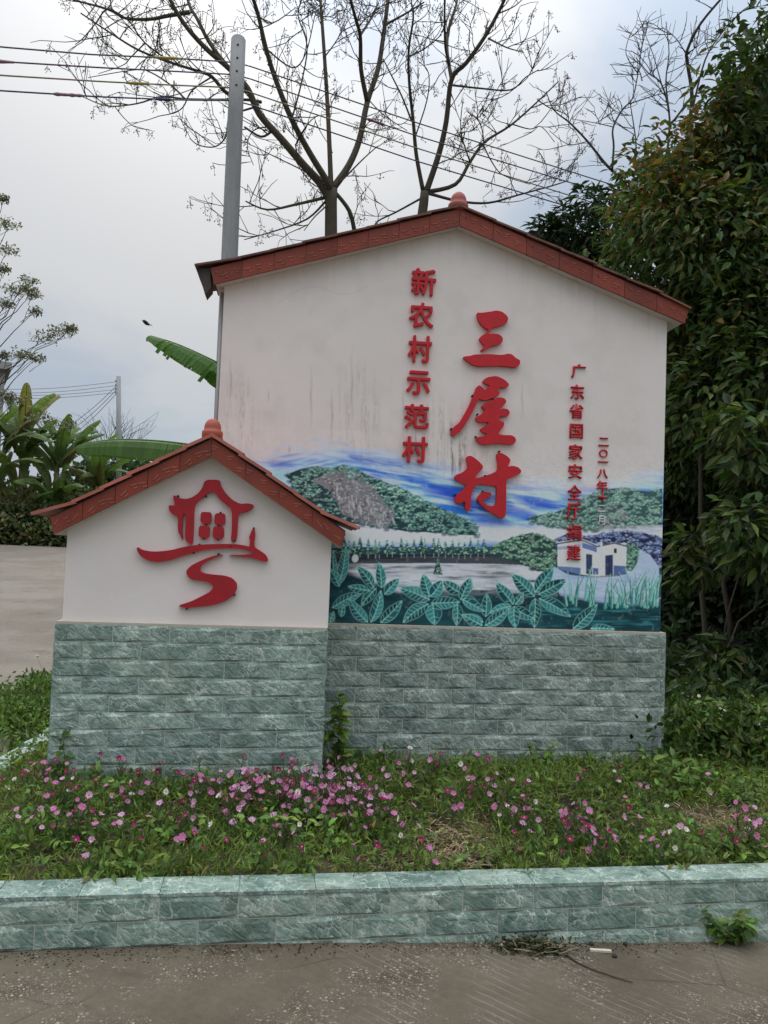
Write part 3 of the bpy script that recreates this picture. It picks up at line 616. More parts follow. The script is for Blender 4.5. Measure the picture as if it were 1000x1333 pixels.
stroke([(724, 708), (757, 703), (778, 711.5)], .9, lin(70, 66, 72)); stroke([(778, 711.5), (800, 707), (817, 711.5)], .9, lin(70, 66, 72)); stroke([(724, 706.5), (757, 701.5), (778, 710)], .5, lin(192, 186, 184)); stroke([(783, 706), (783, 711)], 1.2, W_)
# dark foreground with brushed turquoise water on the right
fg = np.interp(XX, [426, 455, 520, 600, 690, 740, 800, 862], [728, 742, 768, 770, 768, 772, 784, 782]); a_ = np.clip((YY - fg) / 7, 0, 1); f1 = fbm(XX / 22, YY / 5, 31, 4)[..., None]
put((slice(None), slice(None)), a_, 0) ; cv[:] = cv + a_[..., None] * (lin(8, 22, 28) * (1 - f1) + lin(26, 68, 74) * f1) * np.clip((YY - 735) / 30, .45, 1)[..., None]
for _ in range(110): dab(U(690, 862), U(786, 816), U(6, 20), U(.6, 1.8), 0, lin(50, 112, 116) if U(0, 1) < .6 else lin(16, 44, 50), U(.3, .7), 1)
for _ in range(56):
    x = U(738, 858); b = U(776, 792); h = U(18, 44); lean = U(-12, 14); wdt = U(1.4, 2.6); q = [(x, b), (x + lean * .25, b - h * .5), (x + lean, b - h)]
    stroke(q, (wdt, .3), rnd.choice((lin(52, 112, 104), lin(84, 140, 128), lin(34, 84, 82)))); stroke([(p[0] + wdt * .4, p[1]) for p in q], (.35, .25), lin(164, 190, 180), .8)
def mleaf(bx, by, tx, ty, wd):
    ax, ay = tx - bx, ty - by; L = math.hypot(ax, ay); ux, uy = ax / L, ay / L; vx, vy = -uy, ux; cvx = U(-.06, .06) * L
    f = lambda t, s: (bx + ax * t + vx * (s * wd / 2 * math.sin(PI * min(1, t ** .8)) ** .8 + cvx * math.sin(PI * t)), by + ay * t + vy * (s * wd / 2 * math.sin(PI * min(1, t ** .8)) ** .8 + cvx * math.sin(PI * t)))
    T = [i / 12 for i in range(13)]; A = [f(t, 1) for t in T]; Bq = [f(t, -1) for t in T]
    g = U(.6, 1.25); poly(A + Bq[::-1], lin(20, 62, 66) * g); poly(A + [f(t, 0) for t in T][::-1], lin(46, 104, 104) * g, .85)
    for k in range(4): dab(*f(U(.2, .8), U(-.6, .6)), U(2, 4), U(1, 2), math.atan2(ay, ax), lin(72, 134, 120), .35, 1)
    vc = lin(126, 174, 164)
    stroke(A, .45, vc, .65); stroke(Bq, .45, vc, .5); stroke([f(t, 0) for t in T], (.7, .35), vc, .8)
    n = max(3, int(L / 5))
    for k in range(1, n):
        t = k / n
        for s in (1, -1):
            if U(0, 1) < .9: stroke([f(t, 0), f(min(1, t + .10), .8 * s)], .36, vc, .75)
for o, sc, Ls in (((330, 540), 3.448, [(385, 760, 415, 590, 46), (365, 760, 358, 610, 36), (385, 770, 340, 690, 40), (540, 775, 466, 680, 48), (575, 775, 563, 662, 46), (590, 805, 655, 735, 46), (550, 780, 485, 858, 44), (355, 865, 487, 798, 50), (520, 790, 425, 770, 40), (512, 930, 430, 826, 52), (528, 930, 572, 788, 50), (572, 932, 667, 834, 52), (790, 830, 655, 778, 62), (790, 815, 762, 714, 56), (795, 815, 846, 742, 56), (800, 845, 926, 840, 56), (805, 850, 815, 942, 72), (785, 850, 672, 932, 60), (930, 800, 850, 745, 52), (940, 800, 976, 732, 50), (940, 820, 1010, 872, 50), (915, 850, 912, 945, 46), (1030, 930, 934, 900, 46), (395, 905, 405, 850, 30), (345, 930, 360, 885, 30)]),
                 ((600, 540), 3.448, [(330, 815, 228, 714, 62), (335, 795, 416, 686, 62), (350, 805, 476, 738, 58), (352, 825, 493, 905, 60), (335, 825, 330, 955, 52), (235, 850, 158, 752, 54), (240, 865, 332, 915, 50), (240, 860, 246, 955, 50), (245, 850, 280, 800, 36), (225, 860, 130, 890, 40), (112, 905, 116, 803, 46), (110, 945, 218, 868, 52), (95, 945, 8, 896, 46), (0, 830, 46, 730, 46), (10, 830, 106, 882, 46), (505, 960, 612, 850, 60), (585, 958, 690, 962, 36)])):
    for a, b, c, d, e in Ls: mleaf(o[0] + a / sc, o[1] + b / sc, o[0] + c / sc, o[1] + d / sc, e / sc)
dab(462.5, 727, 4.5, 5.5, .2, lin(178, 172, 168), 1, 6)
# brushwork: blend the strokes a little and drag bristle marks through the paint
for _ in range(2): cv[1:-1, 1:-1] = (cv[1:-1, 1:-1] * 2 + cv[:-2, 1:-1] + cv[2:, 1:-1] + cv[1:-1, :-2] + cv[1:-1, 2:]) / 6
cv *= 1 + np.clip((YY - 585) / 25, 0, 1)[..., None] * (-.12 + .24 * fbm((XX + YY * .5) / 3.5, (YY - XX * .3) / 1.3, 61, 3))[..., None]
wear = np.clip((fbm(XX / 5, YY / 7, 71, 5) - .66) * 5, 0, 1)[..., None] * .18; cv = cv * (1 - wear) + PL * wear
# weather stains: streaks under the letters and above the painting (a multiplier on the plaster)
SX0, SY0, SS = 280, 280, 2; st = np.ones(((850 - SY0) * SS, (880 - SX0) * SS)); SY, SX = np.mgrid[0:st.shape[0], 0:st.shape[1]]; SX = SX0 + SX / SS; SY = SY0 + SY / SS
streak = fbm(SX / 2.6, SY / 60, 41, 4); blot = fbm(SX / 26, SY / 30, 47, 4); grain = fbm(SX / 1.6, SY / 5, 53, 3)
def area(x, y, rx, ry): return np.clip(1 - ((SX - x) / rx) ** 2 - ((SY - y) / ry) ** 2, 0, 1)
amt = .06 * area(440, 580, 130, 80) + .32 * area(570, 570, 55, 70) + .25 * area(310, 540, 30, 70) + .22 * area(465, 530, 40, 70) + .75 * area(594, 585, 14, 48) + .6 * area(616, 488, 7, 28) + .3 * area(630, 585, 20, 22) + .35 * area(545, 560, 24, 34)
amt = amt * np.clip((streak - .46) * 4.5, 0, 1) * np.clip((grain - .25) * 2, 0, 1) + .5 * area(592, 560, 9, 14) * np.clip((blot - .35) * 3, 0, 1) + .55 * area(594, 612, 8, 26) * np.clip((streak - .3) * 3, 0, 1)
for x, y, L in ((405, 515, 45), (458, 505, 60), (432, 540, 40), (300, 500, 50), (525, 540, 50), (350, 515, 10), (376, 585, 8), (680, 520, 30)):
    amt = amt + .28 * np.clip(1 - ((SX - x - np.sin(SY / 7) * .6) / 1.6) ** 2, 0, 1) * np.clip(1 - np.abs(SY - y) / L, 0, 1)
amt = amt + .12 * np.clip(1 - (np.abs(SY - (392 - (SX - 340) * .16 + 9 * np.sin(SX / 17)) ) / 1.1), 0, 1) * (np.abs(SX - 420) < 60)
amt = amt + .06 * np.clip((fbm(SX / 5, SY / 90, 83, 4) - .52) * 5, 0, 1) * np.clip(1 - (SY - np.where(SX < 598, 366 - (SX - 290) * .24, 296 + (SX - 598) * .48)) / 60, 0, 1) + .05 * np.clip((blot - .52) * 5, 0, 1)
st = 1 - np.clip(amt, 0, .8)
def sample(img, x0, y0, sc, px, py):
    u = np.clip((px - x0) * sc - .5, 0, img.shape[1] - 1.001); v = np.clip((py - y0) * sc - .5, 0, img.shape[0] - 1.001); i = u.astype(int); j = v.astype(int); fu = u - i; fv = v - j
    if img.ndim == 3: fu = fu[:, None]; fv = fv[:, None]
    return (img[j, i] * (1 - fu) + img[j, i + 1] * fu) * (1 - fv) + (img[j + 1, i] * (1 - fu) + img[j + 1, i + 1] * fu) * fv
def face(name, nu, nv, zb, ztf, y, mat, colf):
    u = np.linspace(B.wl, B.wr, nu); bot = np.full(nu, zb); tp = np.array([ztf(x) for x in u]); t = np.linspace(0, 1, nv)[:, None]
    X = np.repeat(u[None, :], nv, 0).ravel(); Zc = (bot + (tp - bot) * t).ravel(); px, py = B.f.pix(X, Zc, -y)
    idx = np.arange(nu * nv).reshape(nv, nu); q = np.stack([idx[:-1, :-1], idx[:-1, 1:], idx[1:, 1:], idx[1:, :-1]], -1).reshape(-1, 4)
    return link(name, np_mesh(name, np.c_[X, np.full(len(X), y), Zc], [q], mat, colf(px, py)), root)
zm = B.f.loc(560, 566, -B.yw)[1]
def stainc(px, py):
    s = sample(st, SX0, SY0, SS, px, py); return np.c_[s ** .93, s ** .98, s ** 1.04]
face('wall_face', 420, 260, zm, lambda x: on_slope(B, x, B.hv * .9), B.yw, M['plaster_stained'], stainc)
AL = np.array((.81, .735, .69)) / PL
face('mural', 760, 340, B.zt, lambda x: zm, B.yw, M['mural'], lambda px, py: np.clip((1 + .12 * np.clip((py - 605) / 30, 0, 1))[:, None] * sample(cv, PX0, PY0, PS, px, py) * AL * stainc(px, py) ** np.clip((640 - py) / 40, 0, 1)[:, None], 0, .85))

# dark eave board at the left end, conduit down the left edge
l0 = B.f.loc(256, 347, .07); l1 = B.f.loc(273, 346, .07); l2 = B.f.loc(274, 372, .07); l3 = B.f.loc(266, 381, .07)
mb = MB(); mb.prism([l0, l1, l2, l3], B.yf + .02, B.yf + .14, 0); mb.build('eave_board', M['dark'], root)
mb = MB(); mb.tube([(B.wl - .014, B.yw + .03, B.zt + .2), (B.wl - .012, B.yw + .03, on_slope(B, B.wl, B.hv + .03))], .011, 8); mb.build('conduit', M['conduit'], root)
tl = B.f.loc(254.5, 345.5, .1); tr = B.f.loc(901, 401, .1)
fascia_and_roof(B, 8, 7, tl, tr, 8, 7, M['rooftile_dirty'], .012, 1.12)

# ---- small sign
Sm = gable('emblem_sign', 'low white gable-shaped sign with red house emblem and salmon roof tiles in front', SMALL,
           ((68, 880), (424, 880)), ((85, 745), (429.5, 758)), (250, 813), .30, ((276, 571), (65, 674.5), (450, 693), (276, 594.5)), None, None, None, None, .30, .025, 1, M['tile'])
wp = [(Sm.wl, Sm.zt - .001), (Sm.wr, Sm.zt - .001), (Sm.wr, on_slope(Sm, Sm.wr, Sm.hv * .9)), (Sm.T0[0], Sm.T0[1] - Sm.hv * .9), (Sm.wl, on_slope(Sm, Sm.wl, Sm.hv * .9))]
mb = MB(); mb.prism(wp, Sm.yw, Sm.yw + Sm.deep, 0); mb.build('wall', M['plaster'], Sm.root)
fascia_and_roof(Sm, 5, 4, Sm.f.loc(43, 673, .08), Sm.f.loc(466, 691, .08), 6, 5, M['rooftile_clean'], .017, 1.0)
# emblem
EZ = lambda pts: [(165 + x / 5, 610 + y / 5) for x, y in pts]
em = bpy.data.objects.new('emblem', None); COL.objects.link(em); em.parent = Sm.root
EM = {'house_outline': [(510, 72), (605, 72), (610, 105), (640, 155), (690, 205), (740, 230), (790, 225), (828, 235), (820, 260), (780, 285), (725, 290), (722, 400), (715, 460), (700, 478), (677, 475), (685, 380), (685, 265), (640, 230), (600, 195), (575, 155), (550, 148), (520, 165), (480, 200), (440, 235), (435, 380), (430, 495), (400, 485), (380, 460), (382, 380), (385, 295), (365, 295), (362, 380), (360, 400), (365, 470), (350, 440), (332, 405), (335, 310), (300, 300), (275, 270), (272, 238), (315, 240), (305, 200), (302, 170), (340, 190), (380, 198), (420, 190), (460, 165), (490, 130)],
      'ground_stroke': [(65, 508), (100, 530), (160, 540), (230, 538), (300, 528), (360, 512), (420, 500), (500, 493), (600, 490), (700, 490), (770, 500), (800, 510), (802, 460), (795, 450), (810, 410), (822, 388), (832, 392), (838, 430), (832, 470), (832, 512), (870, 535), (905, 560), (922, 590), (915, 607), (890, 605), (850, 590), (800, 580), (720, 570), (655, 562), (760, 561), (840, 553), (790, 530), (720, 518), (620, 519), (520, 525), (420, 550), (330, 580), (270, 600), (200, 610), (140, 600), (90, 570), (68, 535)],
      'path_stroke': [(632, 562), (598, 560), (540, 575), (480, 600), (420, 630), (390, 660), (387, 685), (415, 722), (470, 728), (540, 740), (565, 770), (545, 800), (490, 830), (420, 865), (330, 893), (380, 908), (470, 900), (560, 890), (640, 865), (690, 830), (715, 790), (718, 750), (690, 715), (640, 697), (560, 690), (500, 682), (475, 665), (480, 635), (520, 605), (580, 578)]}
for nme, P in EM.items(): emboss(Sm, EZ(P), .03, .03, M['emblem'], em, nme)
for x0, y0, x1, y1 in ((480, 283, 553, 352), (571, 291, 643, 362), (468, 372, 541, 445), (560, 378, 634, 452)):
    emboss(Sm, EZ([(x0 + 3, y0), ((x0 + x1) / 2, y0 - 1), (x1 - 2, y0 + 2), (x1 - 1, y1 - 8), ((x0 + x1) / 2 + 22, y1 + 3), ((x0 + x1) / 2, y1 + 14), ((x0 + x1) / 2 - 24, y1 + 2), (x0 - 2, y1 - 10)]), .03, .03, M['emblem'], em, 'window_square')
def nails(S, pts, parent):
    for x, y in pts:
        a = S.f.loc(x, y, .01 - S.yw); mb = MB(); mb.tube([(a[0], S.yw - .03, a[1]), (a[0], S.yw + .004, a[1])], .006, 6); mb.build('fixing_bolt', M['iron'], parent)
nails(Sm, EZ([(335, 180), (517, 182), (612, 288), (518, 364), (602, 372), (503, 456), (595, 462), (703, 470), (475, 494), (437, 548), (598, 556), (703, 820), (828, 388), (392, 912), (680, 505)]), em)

# ---- raised red characters on the big sign
def Z(off, sc, pts): return [(off[0] + x / sc, off[1] + y / sc) for x, y in pts]
def multi(S, name, polys, depth, mat, parent):
    mb = MB()
    for P in polys: mb.prism([S.f.loc(x, y, depth - S.yw) for x, y in smoothpoly(P)], S.yw - depth, S.yw + .002, 0)
    return mb.build(name, [mat], parent)
z2, z3, z4 = ((570, 390), 7.692), ((575, 470), 8.696), ((580, 575), 9.091)
multi(B, 'large_character', [Z(*z2, [(390, 128), (440, 132), (540, 118), (585, 108), (640, 118), (690, 155), (708, 190), (690, 235), (640, 258), (570, 275), (538, 292), (515, 325), (500, 342), (560, 340), (610, 345), (645, 370), (655, 400), (640, 435), (590, 455), (530, 468), (490, 490), (455, 512), (430, 510), (440, 495), (475, 462), (440, 430), (415, 390), (435, 365), (470, 342), (490, 330), (512, 300), (470, 280), (425, 235), (400, 185)]),
    Z(*z2, [(255, 570), (330, 562), (360, 550), (450, 548), (520, 545), (600, 552), (660, 553), (700, 540), (740, 545), (790, 590), (825, 605), (825, 645), (790, 680), (700, 668), (600, 660), (500, 665), (410, 668), (350, 650), (300, 615), (265, 590)])], .03, M['red'], root)
multi(B, 'large_character', [Z(*z3, [(465, 235), (480, 205), (530, 180), (610, 168), (660, 182), (720, 215), (765, 260), (755, 290), (720, 303), (680, 295), (640, 312), (640, 335), (660, 355), (650, 385), (600, 410), (540, 430), (490, 445), (450, 438), (425, 420), (400, 470), (360, 560), (310, 650), (250, 750), (200, 805), (160, 830), (125, 848), (105, 825), (112, 785), (150, 735), (200, 700), (250, 620), (310, 510), (350, 420), (375, 350), (395, 295), (425, 272), (460, 292), (490, 330), (520, 300), (550, 275), (510, 262)]),
    Z(*z3, [(452, 510), (500, 470), (560, 445), (620, 420), (670, 410), (715, 422), (735, 455), (715, 490), (680, 520), (650, 550), (700, 535), (755, 545), (775, 585), (755, 620), (720, 632), (660, 625), (640, 650), (660, 675), (710, 690), (705, 740), (670, 780), (640, 825), (700, 838), (790, 838), (830, 860), (845, 895), (825, 935), (780, 945), (700, 935), (600, 932), (540, 940), (470, 950), (425, 930), (395, 895), (395, 862), (440, 855), (480, 850), (520, 825), (460, 800), (432, 775), (470, 745), (530, 715), (530, 690), (480, 690), (430, 698), (390, 665), (390, 635), (430, 615), (480, 575), (495, 550), (465, 530)])], .03, M['red'], root)
multi(B, 'large_character', [Z(*z4, [(245, 200), (260, 170), (300, 165), (350, 195), (400, 235), (445, 285), (440, 320), (400, 360), (365, 400), (355, 435), (450, 410), (540, 380), (620, 345), (622, 240), (605, 180), (612, 140), (645, 128), (700, 150), (750, 185), (770, 215), (760, 250), (735, 295), (800, 285), (860, 300), (900, 340), (890, 370), (840, 400), (780, 425), (725, 450), (718, 520), (720, 640), (718, 800), (712, 870), (690, 905), (640, 895), (560, 850), (480, 800), (410, 735), (375, 700), (375, 670), (395, 640), (430, 600), (470, 590), (530, 595), (548, 620), (535, 650), (490, 670), (445, 690), (450, 720), (500, 755), (560, 765), (600, 740), (605, 640), (608, 520), (560, 520), (480, 512), (390, 495), (340, 540), (310, 620), (300, 700), (300, 780), (275, 820), (240, 810), (232, 770), (240, 720), (215, 705), (170, 735), (125, 720), (112, 690), (120, 650), (160, 610), (220, 560), (250, 510), (190, 490), (130, 455), (105, 420), (125, 390), (190, 370), (240, 335), (265, 310), (260, 260)])], .03, M['red'], root)
nails(B, Z(*z3, [(345, 395), (105, 770), (402, 607), (383, 860), (578, 428)]) + Z(*z4, [(632, 118), (110, 630), (438, 590), (464, 405), (380, 705)]), root)
for ch, x, y, wx, hy in (('新', 552, 366.5, 32, 35), ('农', 549, 410, 32, 33), ('村', 547, 454, 31, 35), ('示', 545, 498, 31, 31), ('范', 543, 542, 32, 32), ('村', 540.5, 585, 33, 34)):
    glyph(B, ch, x, y, wx, hy, .024, M['red'], -.022, root)
for ch, x, y, wx, hy in (('广', 753.7, 483, 18.5, 18.5), ('东', 752.3, 510, 18, 19), ('省', 751, 535, 18, 19), ('国', 750.8, 561, 17, 19), ('家', 750, 588, 18, 20), ('安', 749.5, 613.5, 18, 19), ('全', 748.5, 641, 18, 20), ('厅', 747, 666, 18, 22), ('捐', 748, 693, 19, 20), ('建', 747.5, 719.5, 18, 20)):
    glyph(B, ch, x, y, wx, hy, .014, M['red'], .012, root)
for ch, x, y, wx, hy in (('二', 786.5, 575, 13, 11), ('〇', 786, 590, 11, 10.5), ('一', 785.8, 601, 13, 0), ('八', 785, 616.6, 14, 12), ('年', 784.5, 632.7, 14, 14), ('十', 785, 648, 12, 13)):
    glyph(B, ch, x, y, wx, hy, .012, M['red'], .012, root)
for ch, x, y, wx, hy in (('二', 783.5, 662, 10, 9), ('月', 783, 677.5, 10, 13)):
    o = glyph(B, ch, x, y, wx, hy, .0035, M['trace'], .02, root, 'character_trace'); o['label'] = 'pale trace left where a red character is missing'

# ------------------------------------------------------------------ planter kerb
K = thing('planter_kerb', 'low green stone-tiled kerb wall along the front of the flower bed', 'kerb', KERB.o, KERB.yaw)
kl, kr = -2.32, 2.30; kt = KERB.loc(500, 1155)[1]; KW = .155
mb = MB(); mb.box(kl, kr, .001, KW - .01, -.2, kt - .010); kc = mb.build('kerb_core', M['grout'], K)
tile_wall(K, kl, kr, kt - .012, -.16, 0, M['tile_kerb'], 0)
x = kl; k = 0
def cap_mesh(L, W, mat, seed):
    r = random.Random(seed); mb = MB(); g = .0014; n = 4; V = []
    for j in range(3):
        for i in range(n + 1): V.append((g + (L - 2 * g) * i / n, -.006 + (W + .002) * j / 2, 0 if j != 1 else r.uniform(0, .003)))
    fs = [(j * (n + 1) + i, j * (n + 1) + i + 1, (j + 1) * (n + 1) + i + 1, (j + 1) * (n + 1) + i) for j in range(2) for i in range(n)]
    mb.add(V, fs); mb.box(g, L - g, -.006, W - .004, -.013, -.0005); return mb.mesh('cap_tile', mat)
caps = [cap_mesh(TL, KW, M['tile_kerb'], i) for i in range(5)]
while x < kr - .05:
    link('cap_tile', caps[k % 5], K, (x, rnd.uniform(-.002, .002), kt), rot=(0, 0, rnd.uniform(-.004, .004))); x += TL; k += 1
# returns at both ends, climbing with the bed
def kerb_return(name, label, x0, y0, x1, y1, z0, z1):
    T = thing(name, label, 'kerb', (x0, y0, 0), math.atan2(y1 - y0, x1 - x0)); L = math.hypot(x1 - x0, y1 - y0); n = max(1, round(L / TL)); st = L / n
    for i in range(n):
        za = z0 + (z1 - z0) * (i + .5) / n
        c = MB(); c.box(i * st, (i + 1) * st, -.05, .05, -.2, za - .014); c.build('kerb_block', M['grout'], T)
        link('cap_tile', capr, T, (i * st, -.06, za)); link('tile', get_tile(st - .001, TP, M['tile_kerb']), T, (i * st, -.05, za - .012 - TP))
        link('tile', get_tile(st - .001, TP, M['tile_kerb']), T, (i * st + st, .05, za - .012 - TP), rot=(0, 0, PI))
capr = cap_mesh(TL * .98, .12, M['tile_kerb'], 9)
kerb_return('side_kerb', 'pale tiled kerb running back from the road beside the small sign', -2.16, 3.15, -2.10, 5.55, kt, .29)
kerb_return('side_kerb', 'tiled kerb half hidden by weeds beneath the dark trees', 2.36, 3.85, 2.32, 5.75, kt, .26)
# ------------------------------------------------------------------ poles, cables, bird, building
def at(px, py, Y): return atY(px, py, Y)
PB, PT = at(298.5, 345, 9), at(310.5, 52, 9); ax = (PT - PB).normalized(); base = PB + ax * ((-.1 + .2 - PB.z) / ax.z)
P = thing('utility_pole', 'tall tapered grey concrete utility pole rising behind the big sign', 'utility pole', base)
q = MB(); H = (PT - base).length; q.tube([Vector((0, 0, 0)) + ax * (H * i / 8) for i in range(9)], [.112 - .028 * i / 8 for i in range(9)], 20)
q.lathe([(.084, 0), (.07, .025), (.03, .04), (0, .042)], 20, tuple(ax * H)); q.build('shaft', M['pole'], P)
for i, py in enumerate((64, 81, 98, 116)):
    c = at(310 - (py - 52) * .04, py, 9); h = MB(); d = CAM - c; d.z = 0; d.normalize(); h.tube([c - base + d * .080, c - base + d * .0895], .013, 8); h.build('bolt_hole', M['hole'], P)
CB = (('cable_grey', [(-40, 56), (0, 61), (120, 71), (230, 76), (304, 81), (319, 84), (540, 159), (773, 233), (900, 272)], ((200, 236, 'sleeve_yellow'),), 'topmost pale grey cable running to the pole'),
      ('cable_purple', [(-40, 76), (0, 80), (130, 88), (230, 93), (304, 97), (321, 101), (540, 176), (773, 247), (900, 285)], ((-40, 18, 'sleeve_pink'), (478, 500, 'sleeve_purple')), 'second cable from the top with a purple splice near the tree'),
      ('cable_yellow', [(-40, 94), (0, 98), (130, 106), (230, 111), (304, 114), (319, 118), (540, 192), (773, 264), (900, 302)], ((164, 194, 'sleeve_yellow'),), 'yellowish third cable with a lumpy yellow splice left of the pole'),
      ('cable_blue', [(-40, 115), (0, 118), (130, 126), (230, 130), (304, 131), (319, 134), (540, 209), (780, 281), (900, 316)], ((70, 108, 'sleeve_pink'), (203, 222, 'sleeve_navy')), 'lowest dark cable with a pink splice left of the pole'))
def ypath(x): return 9.0 - (max(0, 310 - x)) * .004 + max(0, x - 310) * .0042
for mt, pts, sl_, lab in CB:
    w3 = [at(x, y + .0, ypath(x)) for x, y in pts]
    xs = [p[0] for p in pts]; fine = [at(x, float(np.interp(x, xs, [p[1] for p in pts])), ypath(x)) for x in np.linspace(-40, 900, 60)]
    o0 = fine[0]; T = thing('cable', lab, 'cable', o0, group='cables strung from the utility pole')
    q = MB(); q.tube([p - o0 for p in fine], .0085, 6); q.build('wire', M[mt], T)
    for a, b, mm in sl_:
        q = MB(); r = random.Random(a); xx = np.linspace(a, b, 9); q.tube([at(x, float(np.interp(x, xs, [p[1] for p in pts])), ypath(x)) - o0 for x in xx], [.012] + [r.uniform(.013, .021) for _ in range(7)] + [.012], 7); q.build('splice_sleeve', M[mm], T)
# far pole with its own wires
Y2 = 40; b2, t2 = at(156.5, 640, Y2), at(154.5, 490, Y2); P2 = thing('utility_pole', 'small distant concrete pole standing beyond the banana plants', 'utility pole', (b2.x, b2.y, b2.z - 1))
q = MB(); q.tube([(0, 0, 0), t2 - b2 + Vector((0, 0, 1))], [.15, .11], 12); q.build('shaft', M['pole'], P2)
for k in range(4):
    q = MB(); c = at(151.5, 496 + k * 5, Y2) - P2.location; q.lathe([(0, -.06), (.06, -.05), (.07, 0), (.05, .06), (0, .07)], 8, tuple(c)); q.build('insulator', M['conduit'], P2)
for k, (ya, yb) in enumerate(((497, 505), (502, 510), (507, 512), (511, 516))):
    q = MB(); pts = [at(151 - 190 * t, ya + (yb - ya) * t + 5 * math.sin(PI * t), Y2 - 8 * t) for t in np.linspace(0, 1, 14)]; q.tube([p - pts[0] for p in pts], .014, 4)
    tag(q.build('distant_cable', M['cable_grey'], None, pts[0]), ('thin wire leaving the far pole, highest of four', 'thin wire leaving the far pole, second from the top', 'thin wire leaving the far pole, third from the top', 'thin wire leaving the far pole, lowest of four')[k], 'cable', 'thin wires from the far pole')
for k in range(3):
    q = MB(); pts = [at(151 - 62 * t, 503 + k * 5 + (52 + k * 3) * t + 3 * math.sin(PI * t), Y2 + 6 * t) for t in np.linspace(0, 1, 8)]; q.tube([p - pts[0] for p in pts], .014, 4)
    tag(q.build('distant_cable', M['cable_grey'], None, pts[0]), ('slanting wire dropping from the far pole, uppermost', 'slanting wire dropping from the far pole, middle one', 'slanting wire dropping from the far pole, lowest')[k], 'cable', 'slanting wires from the far pole')
# bird
bc = at(190.5, 420.5, 12); bd = thing('bird', 'small dark bird gliding in the open sky above the banana leaf', 'bird', bc)
dx = (RIGHT * .8 - UP * .6).normalized(); up_ = (RIGHT * .6 + UP * .8).normalized(); s = .075
q = MB(); q.tube([dx * (t * s) for t in (-1.0, -.8, -.5, 0, .4, .8)], [.003, .016, .022, .03, .02, .006], 8); q.build('body', M['bird'], bd)
q = MB(); q.add([dx * .05, dx * .12 + FWD * .012, dx * .125 - FWD * .012], [(0, 1, 2)]); q.add([dx * .05 + up_ * .002, dx * .12 + FWD * .012 + up_ * .003, dx * .125 - FWD * .012 + up_ * .003], [(0, 2, 1)]); q.build('tail', M['bird'], bd)
for sg in (-1, 1):
    q = MB(); a = [dx * -.04, dx * .03, dx * .06 + FWD * sg * .13 + up_ * .02, dx * -.01 + FWD * sg * .11 + up_ * .02]; q.add(a + [p + up_ * .004 for p in a], [(0, 1, 2, 3), (7, 6, 5, 4), (0, 4, 5, 1), (1, 5, 6, 2), (2, 6, 7, 3), (3, 7, 4, 0)]); q.build('wing', M['bird'], bd)
# building corner far left
Yb = 34; a = at(7, 482, Yb); c = at(14.5, 472, Yb)
bt = thing('concrete_building', 'grey concrete building corner with flat roof slab at left edge', 'building', (a.x, Yb, road_z(a.x, 34)), R(29))
q = MB(); zt_ = a.z - bt.location.z; q.box(-7, 0, 0, 6, -.3, zt_); q.build('wall', M['bconc'], bt)
q = MB(); q.box(-7.3, c.x - a.x, -.28, 6.3, zt_ + .001, zt_ + .32); q.build('roof_slab', M['bconc'], bt)
for xx in (-2.2, -4.6):
    q = MB(); q.box(xx - .6, xx + .6, -.03, -.002, 3.2, 4.6); wdw = q.build('window', M['bconc'], bt); q = MB(); q.box(xx - .5, xx + .5, -.05, -.031, 3.3, 4.5); q.build('pane', M['glass'], wdw)

# ------------------------------------------------------------------ leaves in bulk
LEAF = np.array([(0, 0, 0), (-.36, .26, .07), (0, .26, 0), (.36, .26, .07), (-.40, .55, .05), (0, .58, -.03), (.40, .55, .05), (0, 1, -.14)])
LF3 = np.array([(0, 2, 1), (0, 3, 2), (4, 5, 7), (5, 6, 7)]); LF4 = np.array([(1, 2, 5, 4), (2, 3, 6, 5)])
DIA = np.array([(0, 0, 0), (-.5, .5, .06), (.5, .5, .06), (0, 1, -.05)]); DI3 = np.array([(0, 2, 1), (1, 2, 3)])
def leaves(name, C, D, N, L, Wd, colr, mat, parent=None, simple=False, loc=(0, 0, 0)):
    C = np.asarray(C, float); n = len(C); D = D / np.linalg.norm(D, axis=1)[:, None]; S_ = np.cross(D, N); S_ /= np.linalg.norm(S_, axis=1)[:, None] + 1e-9; N2 = np.cross(S_, D)
    T = DIA if simple else LEAF; k = len(T); L = np.broadcast_to(L, n); Wd = np.broadcast_to(Wd, n)
    V = C[:, None, :] + D[:, None, :] * (T[None, :, 1] * L[:, None])[..., None] + S_[:, None, :] * (T[None, :, 0] * Wd[:, None])[..., None] + N2[:, None, :] * (T[None, :, 2] * L[:, None])[..., None]
    off = (np.arange(n) * k)[:, None, None]
    fl = [(DI3[None] + off).reshape(-1, 3)] if simple else [(LF3[None] + off).reshape(-1, 3), (LF4[None] + off).reshape(-1, 4)]
    return link(name, np_mesh(name, V.reshape(-1, 3), fl, mat, np.repeat(colr, k, 0)), parent, loc)
def jit(base, n, v=.25, h=.12):
    b = np.asarray(base); b = b[nr.integers(0, len(b), n)] if b.ndim == 2 else np.repeat(b[None], n, 0)
    return np.clip(b * (1 + nr.normal(0, v, (n, 1))) * (1 + nr.normal(0, h, (n, 3))), .004, .6)
def unit(n): v = nr.normal(0, 1, (n, 3)); return v / np.linalg.norm(v, axis=1)[:, None]
def clumps(cs, per, rad, flat=1.0):
    """points gathered in small bunches inside the clump radius, denser near its shell"""
    out = []; ctr = []
    for c, r in cs:
        k = max(3, int(per * (r / rad) ** 2)); d = unit(k); rr = r * nr.uniform(.25, 1, (k, 1)) ** .45; p = np.array(c) + d * rr * np.array((1, 1, flat)); out.append(p); ctr.append(np.repeat(np.array(c)[None], k, 0))
    return np.concatenate(out), np.concatenate(ctr)
